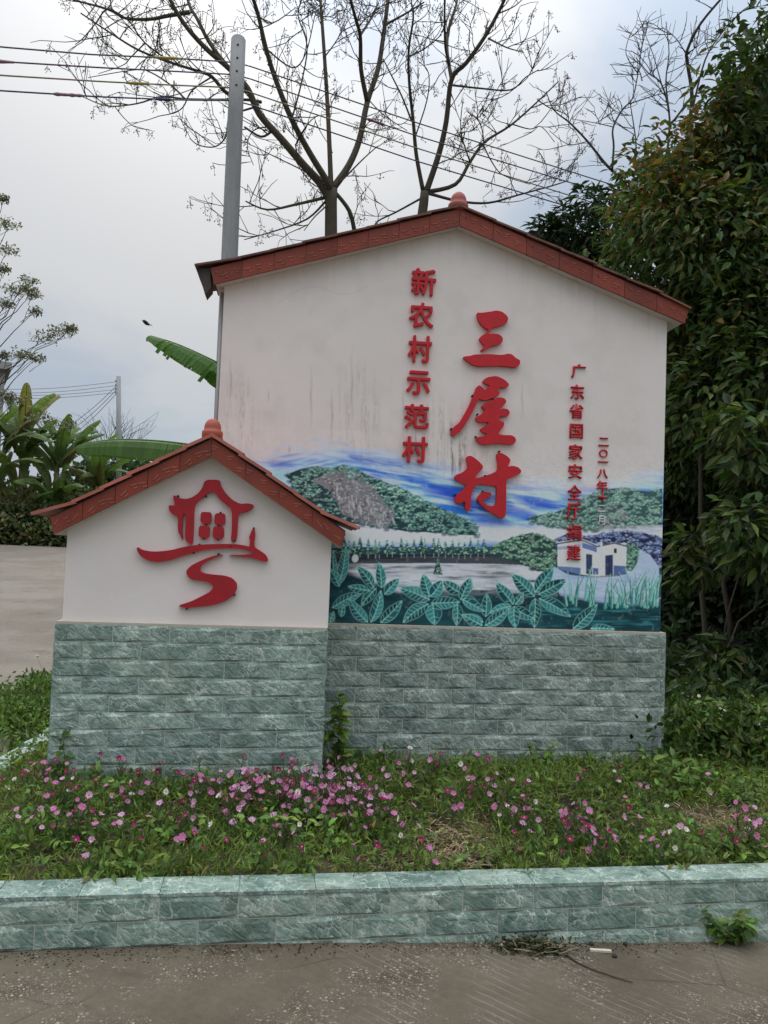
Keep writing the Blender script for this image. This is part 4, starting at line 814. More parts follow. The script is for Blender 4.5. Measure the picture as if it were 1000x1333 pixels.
def limb(mb, a, b, r0, r1, wob=.06, n=6, seed=None):
    a, b = Vector(a), Vector(b); L = (b - a).length; pts = []
    for i in range(n + 1):
        t = i / n; e = math.sin(PI * t) * wob * L; pts.append(a.lerp(b, t) + Vector((rnd.uniform(-e, e), rnd.uniform(-e, e), rnd.uniform(-e, e))))
    mb.tube(pts, [r0 + (r1 - r0) * i / n for i in range(n + 1)], 7); return pts

# ------------------------------------------------------------------ bare chinaberry trees traced limb by limb
def bare_tree(name, label, group, trunk, tw, branches, Y, twig_mat, bark, berries=True, spread=1.3, dens=1.0, tw_len=(.3, .75), seed=1, minr=.004):
    r = random.Random(seed); b0 = at(*trunk[0], Y); b0.z = min(b0.z, .25)
    T = thing(name, label, 'tree', b0, group=group)
    tp = [b0] + [at(x, y, Y) for x, y in trunk]; q = MB(); q.tube([p - b0 for p in tp], [tw[0] * 1.15] + list(np.linspace(tw[0], tw[1], len(trunk))), 12); q.build('trunk', bark, T)
    crown = MB(); bm_ = MB()
    for pts, w0, w1 in branches:
        sl = r.uniform(-spread, spread); n = len(pts); pix = []
        # densify with a Catmull-Rom curve
        for i in range(n - 1):
            p0, p1, p2, p3 = pts[max(i - 1, 0)], pts[i], pts[i + 1], pts[min(i + 2, n - 1)]
            for s in range(4):
                t = s / 4; f = lambda k: .5 * (2 * p1[k] + (p2[k] - p0[k]) * t + (2 * p0[k] - 5 * p1[k] + 4 * p2[k] - p3[k]) * t * t + (3 * p1[k] - p0[k] - 3 * p2[k] + p3[k]) * t ** 3)
                pix.append((f(0), f(1)))
        pix.append(pts[-1]); m_ = len(pix)
        wp_ = [at(x, y, Y + sl * (i / m_) ** 1.2) - b0 for i, (x, y) in enumerate(pix)]
        rr = [max(minr, (w0 + (w1 - w0) * (i / (m_ - 1)) ** .8)) for i in range(m_)]
        br = MB(); br.tube(wp_, rr, 7); br.build('branch', bark, T)
        # twigs
        Lg = sum((wp_[i + 1] - wp_[i]).length for i in range(m_ - 1)); k = max(2, int(Lg * 4.4 * dens))
        for _ in range(k):
            t = min(.999, r.uniform(.22, 1.02) ** .75); i = int(t * (m_ - 1)); p = wp_[i]; tn = (wp_[min(i + 1, m_ - 1)] - wp_[max(i - 1, 0)]).normalized()
            d = (tn * r.uniform(.1, .9) + Vector((r.uniform(-1, 1), r.uniform(-.7, .7), r.uniform(-.5, .8)))).normalized(); ln = r.uniform(*tw_len)
            pp = [p]; dd = d.copy(); nseg = 5
            for s in range(nseg):
                dd = (dd + Vector((r.uniform(-.3, .3), r.uniform(-.3, .3), r.uniform(-.05, .22)))).normalized(); pp.append(pp[-1] + dd * ln / nseg)
            crown.tube(pp, [min(rr[i] * .6, .011)] + [.0065 - .0008 * s for s in range(nseg)], 4, 0, False)
            for s in range(1, nseg + 1):
                if r.random() < .55:
                    d2 = (dd + Vector((r.uniform(-1, 1), r.uniform(-.6, .6), r.uniform(-.5, .7)))).normalized(); e = pp[s] + d2 * r.uniform(.06, .24); e2 = e + (d2 + Vector((0, 0, r.uniform(-.4, .5)))).normalized() * r.uniform(.03, .12); crown.tube([pp[s], e, e2], [.0052, .0042, .0032], 3, 0, False)
                    if berries and r.random() < .62: hang(crown, e2, r)
            if berries and r.random() < .8: hang(crown, pp[-1], r)
    o = crown.build('twigs', [twig_mat, M['berry']], T); o['kind'] = 'stuff'; return T
def hang(mb, p, r):
    L = r.uniform(.08, .2); sw = Vector((r.uniform(-.06, .06), r.uniform(-.06, .06), 0)); e = p + sw + Vector((0, 0, -L)); mb.tube([p, p + sw * .7 + Vector((0, 0, -L * .4)), e], [.0034, .003, .0024], 3, 0, False)
    for _ in range(r.randint(4, 9)):
        t = r.uniform(.25, 1); c = p.lerp(e, t) + Vector((r.uniform(-.045, .045), r.uniform(-.045, .045), r.uniform(-.05, .01))); mb.tube([p.lerp(e, t), c], [.0022, .0022], 3, 0, False); mb.oct(c, r.uniform(.006, .0095), 1, 1.3)
px1 = 10.0 / F
b1 = [([(430, 262), (418, 240), (396, 216), (367, 182), (338, 149), (322, 115), (298, 89), (270, 65), (245, 38), (229, 14), (218, -8)], .062, .022),
      ([(432, 250), (425, 235), (403, 199), (379, 154), (358, 101), (346, 62), (336, 19), (328, -6)], .05, .02), ([(298, 89), (273, 56), (257, 25), (248, 10), (243, -6)], .03, .018),
      ([(431, 245), (429, 192), (426, 130), (422, 67), (418, 10), (417, -8)], .036, .018), ([(433, 246), (454, 216), (468, 182), (478, 134), (492, 91), (499, 48), (504, 10), (506, -8)], .05, .024),
      ([(478, 132), (470, 91), (469, 48), (463, 24), (455, -5)], .034, .016), ([(469, 46), (480, 29), (493, 4)], .02, .01), ([(504, 31), (526, 19), (552, 3)], .018, .008),
      ([(438, 252), (455, 275), (462, 303)], .024, .03), ([(424, 257), (386, 266), (348, 273), (320, 262)], .024, .008), ([(424, 262), (400, 285), (360, 300), (318, 312)], .016, .006),
      ([(320, 117), (297, 122), (276, 100), (259, 93), (224, 82), (182, 66), (147, 45), (105, 17)], .03, .008), ([(247, 16), (217, 21), (196, 25), (164, 24), (140, 12), (95, 0)], .03, .012),
      ([(340, 133), (322, 130), (280, 130), (241, 129), (210, 126), (178, 135), (140, 138), (108, 126)], .022, .006), ([(330, 140), (300, 152), (294, 178), (280, 191), (259, 189), (247, 180)], .014, .006),
      ([(224, 82), (189, 56), (171, 31), (164, 24)], .012, .008), ([(241, 129), (224, 112), (196, 94), (175, 91), (115, 101)], .014, .005), ([(276, 100), (250, 118), (238, 140), (222, 148), (220, 135)], .012, .005),
      ([(164, 24), (140, 12), (125, 30), (108, 50), (98, 58)], .013, .005), ([(189, 56), (170, 75), (160, 85), (128, 96)], .010, .004), ([(355, 170), (340, 178), (318, 165)], .018, .012), ([(345, 62), (380, 88), (398, 70), (410, 20)], .012, .006),
      ([(380, 155), (392, 110), (400, 60), (388, 20), (395, -5)], .012, .007), ([(338, 22), (355, 30), (385, 10)], .012, .006), ([(422, 75), (440, 50), (452, 20)], .010, .005), ([(396, 215), (385, 190), (402, 160), (415, 150)], .011, .005),
      ([(440, 240), (455, 225), (475, 205), (492, 190)], .014, .006), ([(425, 245), (400, 225), (360, 205), (330, 190)], .012, .005), ([(350, 165), (330, 170), (322, 190), (330, 215)], .01, .004), ([(432, 262), (410, 282), (396, 300)], .012, .005)]
bare_tree('chinaberry_tree', 'leafless forked tree with berry clusters, its thick trunk left of the roof peak', 'bare trees behind the big sign', [(431, 320), (431, 290), (431, 262), (432, 246)], (.082, .075), b1, 10.0, M['twig'], M['bark'], seed=3)
b2_ = [([(553, 255), (571, 202), (581, 158), (588, 103), (607, 82), (631, 48), (650, 14), (660, -8)], .046, .02), ([(588, 103), (582, 67), (584, 38), (593, 10), (596, -6)], .03, .016), ([(585, 85), (580, 62), (579, 29), (579, -6)], .02, .013),
       ([(551, 250), (542, 202), (538, 158), (533, 110), (532, 67), (538, 24), (536, 5)], .034, .01), ([(556, 250), (593, 240), (612, 211), (631, 185), (665, 163), (698, 134), (727, 106)], .034, .008), ([(559, 252), (598, 262), (636, 264), (674, 254), (718, 242), (740, 235)], .024, .007),
       ([(547, 259), (516, 276), (492, 288), (487, 300)], .016, .009), ([(590, 111), (626, 115), (665, 117), (684, 101), (701, 91)], .016, .006), ([(636, 50), (660, 62), (682, 68)], .015, .005), ([(648, 18), (670, 8), (684, -5)], .012, .006), ([(536, 158), (523, 125), (506, 91), (499, 77)], .015, .007), ([(532, 74), (555, 62), (575, 45)], .012, .006),
       ([(612, 211), (600, 170), (603, 128)], .012, .005), ([(668, 162), (690, 168), (705, 165), (722, 185)], .01, .004), ([(628, 186), (640, 210), (655, 228), (690, 240)], .012, .005), ([(630, 185), (625, 160), (608, 145)], .010, .005), ([(700, 130), (715, 140), (738, 150), (740, 165)], .01, .004), ([(540, 180), (556, 130), (558, 95), (545, 80)], .011, .005), ([(480, 130), (500, 150), (530, 170)], .009, .005), ([(566, 215), (590, 205), (604, 195)], .01, .005)]
bare_tree('chinaberry_tree', 'leafless slender tree with berry clusters directly behind the roof peak finial', 'bare trees behind the big sign', [(547, 310), (549, 285), (552, 262), (553, 250)], (.075, .062), b2_, 11.0, M['twig'], M['bark'], seed=8, minr=.005)
b3 = [([(832, 266), (810, 235), (789, 214), (765, 184), (742, 160), (721, 143), (711, 119)], .030, .006), ([(797, 221), (799, 190), (798, 167), (810, 143), (823, 129), (830, 99), (836, 60), (845, 25)], .018, .006), ([(827, 225), (828, 187), (823, 150), (820, 133)], .014, .006),
      ([(868, 200), (871, 177), (871, 146), (861, 109), (844, 95), (828, 75)], .022, .006), ([(893, 190), (901, 129), (895, 82), (895, 65), (912, 31), (941, -4)], .032, .016), ([(871, 160), (878, 156), (900, 126)], .02, .014), ([(871, 146), (867, 105), (871, 68), (867, 28)], .016, .005), ([(902, 140), (918, 78), (939, 44), (963, 17), (985, 2)], .016, .006),
      ([(765, 184), (740, 188), (715, 170)], .008, .004), ([(797, 165), (775, 160), (745, 155)], .008, .004), ([(862, 112), (850, 70), (838, 40)], .010, .004), ([(896, 75), (880, 50), (862, 35)], .01, .004), ([(911, 33), (905, 60), (885, 100)], .008, .004), ([(820, 135), (850, 125), (870, 120)], .01, .005), ([(830, 95), (815, 70), (820, 45)], .008, .004), ([(795, 84), (828, 88), (836, 105)], .004, .009)]
bare_tree('dead_tree', 'thin leafless grey tree with bare forking twigs above the evergreen', None, [(880, 320), (872, 240), (869, 205)], (.05, .035), b3, 11.5, M['dead'], M['dead'], False, 1.0, 1.0, (.2, .5), 5, .004)

# ------------------------------------------------------------------ evergreen trees and thicket on the right
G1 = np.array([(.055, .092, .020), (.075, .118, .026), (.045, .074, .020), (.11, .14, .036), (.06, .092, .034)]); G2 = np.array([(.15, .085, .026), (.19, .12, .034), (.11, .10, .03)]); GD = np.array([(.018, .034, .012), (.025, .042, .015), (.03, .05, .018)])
def droop(n, dn=-.35): d = unit(n); d[:, 2] = d[:, 2] * .45 + dn; return d
def evergreen(name, label, base, limbs, cs, per, rad, L, Wd, pal, orange=None, nparts=200, cat='tree', group=None, seed=1, trunk_r=.09):
    T = thing(name, label, cat, base, group=group); b = Vector(base)
    q = MB()
    top = limbs[0]
    q.tube([Vector((0, 0, -.2)), Vector(top) * .35 + Vector((.05, .03, 0)), Vector(top) * .7, Vector(top)], [trunk_r, trunk_r * .85, trunk_r * .6, trunk_r * .3], 10); q.build('trunk', M['bark'], T)
    lb = MB()
    for c, r in cs: limb(lb, Vector(top) * rnd.uniform(.25, .8), Vector(c) - b, trunk_r * .35, .006, .05, 6)
    o = lb.build('limbs', M['bark'], T); o['kind'] = 'stuff'
    pts, ctr = clumps(cs, per, rad); n = len(pts); out = pts - ctr; d = droop(n) + out / (np.linalg.norm(out, axis=1)[:, None] + 1e-6) * .7; N = unit(n) * .6 + np.array((0, -.25, .8))
    colr = jit(pal, n)
    if orange is not None:
        k = orange(pts) > nr.uniform(0, 1, n); colr[k] = jit(G2, int(k.sum()))
    ln = L * nr.uniform(.65, 1.25, n); wd = Wd * nr.uniform(.75, 1.2, n)
    # the leaves nearest the viewer stand as parts of their own
    camd = np.linalg.norm(pts - np.array(CAM), axis=1); P2_ = pts - np.array(CAM); cz = P2_ @ np.array(FWD); sx_ = 500 + F * (P2_ @ np.array(RIGHT)) / cz; sy_ = 666.5 - F * (P2_ @ np.array(UP)) / cz
    ok = (sx_ > 0) & (sx_ < 1000) & (sy_ > 0) & (sy_ < 1333); order = np.argsort(np.where(ok, camd, 1e9))[:nparts]; keep = np.ones(n, bool); keep[order] = False
    f = leaves('foliage', pts[keep] - np.array(b), d[keep], N[keep], ln[keep], wd[keep], colr[keep], M['leaf'], T); f['kind'] = 'stuff'
    if nparts:
        prot = []
        for k in range(6):
            c = jit(pal, 1); s = leaves('leaf', np.zeros((1, 3)), np.array([(0, 1., 0)]), np.array([(0, 0, 1.)]), 1.0, Wd / L, c, M['leaf']); prot.append(s.data); bpy.data.objects.remove(s)
        for i in order:
            o = bpy.data.objects.new('leaf', prot[i % 6]); COL.objects.link(o); o.parent = T; D = Vector(d[i]).normalized(); S_ = D.cross(Vector(N[i])).normalized(); N_ = S_.cross(D); l = ln[i]
            o.matrix_local = Matrix.Translation(Vector(pts[i]) - b) @ Matrix((S_, D, N_)).transposed().to_4x4() @ Matrix.Scale(l, 4)
    return T
def px_clumps(spec, per_px=1.0):
    out = []
    for px, py, Y, r, n, sp, ys in spec:
        for _ in range(n): out.append((tuple(at(px + rnd.gauss(0, sp[0]), py + rnd.gauss(0, sp[1]), Y + rnd.uniform(-ys, ys))), r * rnd.uniform(.75, 1.25)))
    return out
def orange_at(p): q_ = p - np.array(CAM); cz = q_ @ np.array(FWD); x = 500 + F * (q_ @ np.array(RIGHT)) / cz; y = 666.5 - F * (q_ @ np.array(UP)) / cz; return .62 * np.exp(-((x - 890) / 75) ** 2 - ((y - 185) / 75) ** 2) + .2 * np.exp(-((x - 820) / 50) ** 2 - ((y - 270) / 40) ** 2) + .025
cs = px_clumps([(995, 60, 8.2, .22, 5, (12, 16), .5), (968, 120, 8.0, .26, 7, (16, 20), .6), (995, 170, 7.8, .32, 8, (22, 30), .6), (925, 185, 8.0, .28, 9, (24, 20), .6), (870, 238, 8.2, .28, 8, (20, 18), .5), (945, 270, 7.8, .42, 12, (40, 40), .8),
                (838, 296, 8.4, .28, 8, (20, 20), .5), (880, 340, 8.0, .40, 10, (38, 30), .7), (965, 390, 7.6, .44, 12, (35, 40), .8), (905, 440, 8.0, .36, 9, (20, 35), .7), (985, 500, 7.6, .46, 9, (25, 45), .8), (925, 540, 8.2, .42, 9, (30, 40), .7)])
be = at(985, 900, 8.3); be.z = .27
evergreen('evergreen_tree', 'tall dense evergreen with drooping leaves and rusty new growth right of the sign', be, [at(975, 80, 8.2) - be], cs, 205, .36, .118, .052, G1, orange_at, 200, trunk_r=.10)
cs = px_clumps([(925, 520, 9.6, .45, 9, (40, 50), .6), (985, 560, 9.2, .5, 10, (40, 70), .6), (915, 640, 9.4, .5, 12, (40, 60), .6), (985, 720, 8.8, .5, 10, (35, 50), .6), (900, 780, 9.2, .5, 10, (35, 50), .6), (1060, 500, 9, .6, 12, (50, 200), .8), (940, 860, 9.4, .5, 12, (50, 40), .6)])
be = at(930, 900, 9.6); be.z = .27
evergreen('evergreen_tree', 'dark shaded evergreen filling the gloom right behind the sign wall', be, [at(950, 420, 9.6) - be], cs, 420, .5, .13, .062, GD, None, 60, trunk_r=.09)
cs = px_clumps([(715, 296, 9.6, .17, 4, (14, 8), .2), (745, 315, 9.6, .2, 4, (14, 8), .3), (775, 280, 9.5, .2, 4, (12, 14), .3), (790, 320, 9.6, .22, 4, (14, 14), .3), (765, 345, 9.6, .22, 4, (20, 10), .3)])
be = at(800, 900, 9.8); be.z = .27
evergreen('mahogany_sapling', 'young tree with dark drooping leaflets showing over the right roof slope', be, [at(775, 300, 9.7) - be], cs, 95, .2, .15, .05, GD, None, 60, trunk_r=.05)
cs = px_clumps([(1075, 180, 7.6, .5, 7, (40, 60), .6), (1090, 360, 7.2, .5, 8, (45, 70), .7), (1085, 540, 7.0, .5, 8, (40, 70), .7), (1090, 720, 7.0, .5, 7, (40, 60), .6)])  # crown added mostly out of view, to block sky light from the right
be = at(1100, 900, 7.6); be.z = .24
evergreen('evergreen_tree', 'leafy evergreen added to shade the greenery, only partly in view at the extreme right edge', be, [at(1090, 200, 7.6) - be], cs, 330, .5, .13, .058, GD * 1.4, None, 40, trunk_r=.09)
# near sprays of larger leaves hanging at the right edge
cs = px_clumps([(975, 570, 6.4, .20, 4, (16, 14), .2), (990, 700, 6.2, .20, 4, (12, 14), .2), (960, 620, 6.8, .18, 3, (14, 14), .2), (985, 455, 6.8, .22, 4, (14, 16), .2), (935, 860, 6.6, .13, 2, (8, 8), .1), (900, 760, 7.0, .16, 3, (12, 20), .1)])
be = at(1030, 900, 6.7); be.z = .27
evergreen('evergreen_sapling', 'nearer sapling with larger glossy mid green leaves at the right edge', be, [at(1010, 480, 6.6) - be], cs, 60, .2, .16, .065, G1 * .9, None, 130, trunk_r=.03)
# slender stems in the gloom
for k, (x, yb, yt) in enumerate(((920, 880, 520), (945, 890, 500), (978, 900, 560))):
    b_ = at(x, yb, 7.6 + .3 * k); b_.z = .25; t_ = at(x + rnd.uniform(-14, 14), yt, 7.6 + .3 * k); q = MB(); limb(q, (0, 0, -.1), t_ - b_, .03, .018, .02, 8)
    S_ = thing('tree_stem', ('slim brown stem in the gloom nearest the sign wall', 'slim brown stem standing between two others under the evergreen', 'slim brown stem under the evergreen nearest the right edge')[k], 'tree', b_, group='slim stems under the evergreen'); q.build('trunk', M['bark'], S_)
    c_ = [(tuple(t_ + Vector((rnd.uniform(-.3, .3), rnd.uniform(-.2, .3), rnd.uniform(-.3, .2)))), .25) for _ in range(3)]
    p_, q_ = clumps(c_, 60, .25); n = len(p_); f = leaves('crown', p_ - np.array(b_), droop(n), unit(n) + np.array((0, 0, 1)), .13 * nr.uniform(.7, 1.2, n), .055, jit(GD, n), M['leaf'], S_); f['kind'] = 'stuff'
# dense wood behind, seen only as darkness between the leaves
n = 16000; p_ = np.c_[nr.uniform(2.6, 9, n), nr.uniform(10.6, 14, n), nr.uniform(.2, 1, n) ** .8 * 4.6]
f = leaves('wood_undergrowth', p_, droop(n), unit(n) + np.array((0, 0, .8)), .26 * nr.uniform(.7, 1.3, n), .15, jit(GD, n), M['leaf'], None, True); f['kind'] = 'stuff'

# ------------------------------------------------------------------ feathery tree at the left edge
bl_ = at(-60, 720, 24); bl_.z = road_z(bl_.x, 24)
LT = thing('feathery_tree', 'haze-pale feathery tree with flat leaf layers at the left edge', 'tree', bl_)
q = MB(); q.tube([Vector((0, 0, -.2)), Vector((.1, 0, 3)), Vector((.2, 0, 7)), Vector((.3, 0, 11))], [.2, .16, .1, .04], 10); q.build('trunk', M['bark'], LT)
lb = MB(); C = []
for x, y, rx in ((12, 292, 17), (5, 258, 8), (10, 325, 16), (5, 350, 10), (38, 365, 14), (20, 378, 20), (44, 382, 12), (8, 395, 12), (46, 405, 10), (80, 430, 20), (58, 437, 20), (48, 466, 12), (28, 462, 14), (5, 462, 8), (92, 428, 10), (36, 376, 12), (20, 520, 14), (55, 545, 20), (85, 552, 18), (10, 515, 12), (-30, 300, 20), (-30, 420, 30)):
    c = at(x, y, 24 + rnd.uniform(-1, 1)); C.append((c, rx / F * 24)); limb(lb, Vector((.2, 0, max(3, c.z - bl_.z - 2.2))), c - bl_, .025, .006, .04, 6)
    for _ in range(4): limb(lb, c - bl_ - Vector((rnd.uniform(0, .6), 0, rnd.uniform(.1, .5))), c - bl_ + Vector((rnd.uniform(-1, 1) * rx / F * 24, rnd.uniform(-.3, .3), 0)), .009, .004, .05, 3)
o = lb.build('limbs', M['dead'], LT); o['kind'] = 'stuff'
p_ = np.concatenate([np.array(c)[None] + unit(170) * nr.uniform(.1, 1, (170, 1)) ** .5 * np.array((r_, r_, r_ * .26)) + np.array((0, 0, 1)) * nr.normal(0, .05, (170, 1)) for c, r_ in C]); n = len(p_)
f = leaves('foliage', p_ - np.array(bl_), unit(n), unit(n) + np.array((0, 0, 1.5)), .10 * nr.uniform(.6, 1.3, n), .05, jit(np.array([(.16, .17, .11), (.20, .19, .13), (.13, .14, .09)]), n), M['leaf'], LT, True); f['kind'] = 'stuff'  # distance haze is put into these lightened leaf colours
# thin twiggy tree by the far pole
bf = at(150, 640, 44); bf.z -= 1
FT = thing('twiggy_tree', 'thin distant tree with pale twigs around the far pole', 'tree', bf); q = MB(); q.tube([(0, 0, 0), (.1, 0, 3), at(150, 575, 44) - bf], [.12, .09, .05], 8); q.build('trunk', M['dead'], FT)
q = MB()
for _ in range(22):
    a_ = at(150 + rnd.uniform(-16, 16), 600 + rnd.uniform(-10, 10), 44) - bf; e = at(rnd.uniform(92, 196), rnd.uniform(532, 572), 44 + rnd.uniform(-1, 1)) - bf; pp = limb(q, a_, e, .018, .006, .11, 6)
    for k in range(3): limb(q, pp[rnd.randint(2, 4)], pp[-1] + Vector((rnd.uniform(-.5, .5), rnd.uniform(-.3, .3), rnd.uniform(-.1, .5))), .010, .006, .12, 3)
q.build('branches', M['dead'], FT)['kind'] = 'stuff'

# ------------------------------------------------------------------ banana plants
def banana_leaf(path, W0, tears, seed, name, parent, pal, org, up=Vector((0, 0, 1)), hang_=.5):
    r = random.Random(seed); mb = MB(); n = 34; L = len(path); P = []
    for i in range(n + 1):
        t = i / n * (L - 1); k = min(int(t), L - 2); u = t - k; p0, p1, p2, p3 = path[max(k - 1, 0)], path[k], path[k + 1], path[min(k + 2, L - 1)]
        P.append(.5 * (2 * p1 + (p2 - p0) * u + (2 * p0 - 5 * p1 + 4 * p2 - p3) * u * u + (3 * p1 - p0 - 3 * p2 + p3) * u ** 3))
    c = np.array(pal) * r.uniform(.8, 1.25); mb.col = tuple(c * (1.5, 1.35, 1.2)); mb.tube(P, [.022 * W0 / .25 * (1 - .8 * i / n) for i in range(n + 1)], 6)
    for sg in (-1, 1):
        tear = False; lag = 0.0
        for i in range(1, n):
            t0, t1 = i / n, (i + 1) / n; wf = lambda t: W0 * math.sin(PI * min(1, (t * .93 + .05))) ** .5
            tg = (P[i + 1] - P[i]).normalized(); s = tg.cross(up).normalized() * sg; dn = s.cross(tg).normalized() * sg
            if dn.z > 0: dn = -dn
            if r.random() < tears * (1 if sg < 0 else .12): lag = r.uniform(.0, .6) * r.random(); gap = r.choice((.05, .1, .3))
            else: gap = 0.0
            mb.col = tuple(c * r.uniform(.85, 1.15)); q0 = P[i] + tg * 0; q1 = P[i + 1]; rows = []
            for m_ in range(4):
                v = m_ / 3; h = hang_ + lag; drop = dn * (v * v * h + .06 * v)
                e0 = q0 + (s * v * (1 - .35 * h * v) + drop + tg * v * .28) * wf(t0) + tg * (gap * v * (q1 - q0).length); e1 = q1 + (s * v * (1 - .35 * h * v) + drop + tg * v * .28) * wf(t1); rows += [e0, e1]
            mb.add(rows, [(2 * k_, 2 * k_ + 1, 2 * k_ + 3, 2 * k_ + 2) for k_ in range(3)], 0, False)
            lag *= .8
    mb.v = [tuple(Vector(v) - org) for v in mb.v]
    return mb.build(name, M['banana'], parent, colors=True)
BG = (.045, .10, .018)
bb = at(345, 900, 7.2); bb.z = .22
BP = thing('banana_plant', 'banana plant behind the signs with two torn leaves reaching left', 'banana plant', bb)
q = MB(); q.tube([(0, 0, -.1), (.02, 0, 1), (0, 0, 2.0), (0, 0, 2.5)], [.12, .10, .075, .05], 12); q.build('stem', M['pstem'], BP)
cr = Vector(bb) + Vector((0, 0, 2.4))
banana_leaf([cr, at(318, 500, 7.1), at(292, 478, 7.0), at(262, 462, 6.95), at(228, 447, 6.9), at(196, 437, 6.9)], .215, .5, 2, 'leaf', BP, BG, bb, hang_=.55)
banana_leaf([cr - Vector((0, 0, .4)), at(300, 588, 6.9), at(240, 578, 6.6), at(190, 573, 6.5), at(140, 573, 6.4), at(101, 580, 6.4)], .16, .22, 5, 'leaf', BP, (.06, .115, .028), bb, hang_=.95)
banana_leaf([cr, cr + Vector((.1, .2, .12)), cr + Vector((.35, .6, .12)), cr + Vector((.5, 1.2, -.2))], .2, .4, 9, 'leaf', BP, BG, bb)
for k, (px, Yp, hgt, lab) in enumerate(((22, 31.0, 7.2, 'tall banana plant with upright leaves at the far side of the road'), (68, 31.5, 6.0, 'banana plant with spreading torn leaves next to the twiggy tree'), (-12, 30.5, 6.6, 'banana plant partly cut by the left picture edge'), (118, 32.5, 4.6, 'low banana plant just left of the small sign roof'))):
    b_ = at(px, 700, Yp); b_.z = road_z(b_.x, Yp); T = thing('banana_plant', lab, 'banana plant', b_, group='banana plants beyond the road')
    q = MB(); q.tube([(0, 0, -.1), (.05, 0, hgt * .3), (.02, 0, hgt * .58)], [.16, .13, .08], 10); q.build('stem', M['pstem'], T); 
    for j in range(20):
        c0 = Vector(b_) + Vector((rnd.uniform(-.3, .3), 0, hgt * (rnd.uniform(.42, .58) if j < 11 else rnd.uniform(.1, .35)))); a_ = 2 * PI * j / 10 + rnd.uniform(-.3, .3); el = rnd.uniform(.7, 1.3) if j % 2 else rnd.uniform(1.3, 1.6); Ln = rnd.uniform(1.9, 2.8); d = Vector((math.cos(a_), math.sin(a_) * .8, 0)); pth = [c0]
        for s in range(1, 6): pth.append(pth[-1] + (d * math.cos(el) + Vector((0, 0, math.sin(el)))) * Ln / 5); el -= rnd.uniform(.12, .38)
        banana_leaf(pth, rnd.uniform(.24, .36), .5, j + 20 * k, 'leaf', T, rnd.choice(((.105, .165, .05), (.125, .18, .06), (.085, .14, .045), (.17, .16, .065))), b_, hang_=rnd.uniform(.2, .7))  # far leaf greens are lightened to carry the haze in their colour
# weeds and shrubs beyond the road
n = 26000; x_ = nr.uniform(-24, 6, n); y_ = 29.2 + nr.uniform(0, 1, n) ** 1.3 * 3.4; hmax = (y_ - 29) * .6 + .45 + .5 * np.sin(x_ * 1.7) ** 2; z_ = np.array([road_z(0, y) for y in y_]) + nr.uniform(0, 1, n) * hmax
f = leaves('verge_weeds', np.c_[x_, y_, z_], unit(n) + np.array((0, 0, .5)), unit(n) + np.array((0, -.4, .8)), .22 * nr.uniform(.6, 1.4, n), .12, jit(np.array([(.085, .105, .03), (.11, .125, .04), (.06, .08, .025), (.15, .15, .07)]), n), M['leaf'], None, True); f['kind'] = 'stuff'
for k, (px, lab) in enumerate(((6, 'dark bushy shrub under the bananas at the left edge'), (45, 'dark bushy shrub beneath the middle bananas'), (85, 'dark bushy shrub beside the small sign eave'))):
    b_ = at(px, 700, 30.2); b_.z = road_z(0, 30.2); T = thing('shrub', lab, 'shrub', b_, group='dark shrubs beyond the road'); q = MB()
    for _ in range(7): limb(q, (0, 0, 0), (rnd.uniform(-.9, .9), rnd.uniform(-.5, .5), rnd.uniform(.6, 1.2)), .03, .01, .06, 4)
    q.build('stems', M['bark'], T)['kind'] = 'stuff'
    p_ = unit(2200) * nr.uniform(.2, 1, (2200, 1)) ** .5 * np.array((1.35, .7, .8)) + np.array((0, 0, .7)); f = leaves('foliage', p_, droop(2200, 0), unit(2200) + np.array((0, 0, .6)), .2 * nr.uniform(.6, 1.3, 2200), .09, jit(GD * 1.3, 2200), M['leaf'], T, True); f['kind'] = 'stuff'
n = 26000; x_ = nr.uniform(-70, 60, n); z_ = nr.uniform(0, 1, n) ** .7; y_ = 64 + nr.uniform(0, 6, n); hm = 4.2 + 1.6 * np.sin(x_ * .21) + 1.1 * np.sin(x_ * .53 + 1) + .6 * np.sin(x_ * 1.4); z_ = 1.4 + z_ * hm
f = leaves('distant_wood', np.c_[x_, y_, z_], unit(n), unit(n) + np.array((0, 0, .6)), .8 * nr.uniform(.6, 1.4, n), .5, jit(GD * 1.6, n), M['leaf'], None, True); f['kind'] = 'stuff'

# ------------------------------------------------------------------ planting in the bed
def bedpt(px, py, lift=0.0):
    z = .25
    for _ in range(5): p = atZ(px, py, z + lift); z = bed_z(p.x, p.y)
    return Vector((p.x, p.y, z))
def blocked(x, y):
    for S in (B, Sm):
        q_ = Vector((x, y, 0)) - S.root.location; lx, ly = q_.dot(S.f.u), -q_.dot(S.f.n)
        if S.bl - .02 < lx < S.br + .02 and -.03 < ly < S.deep + .1: return True
    return kerb_d(x, y) < .15
gauss = lambda x, y, cx, cy, sx_, sy_: np.exp(-((x - cx) / sx_) ** 2 - ((y - cy) / sy_) ** 2)
def bare(px, py): return np.clip(1.3 * gauss(px, py, 590, 1102, 48, 30) + 1.2 * gauss(px, py, 935, 1072, 60, 16) + .6 * gauss(px, py, 850, 1040, 30, 10) + .45 * gauss(px, py, 530, 1128, 60, 10) + .4 * gauss(px, py, 690, 1125, 60, 8) + .3 * gauss(px, py, 120, 1130, 50, 10), 0, .95)
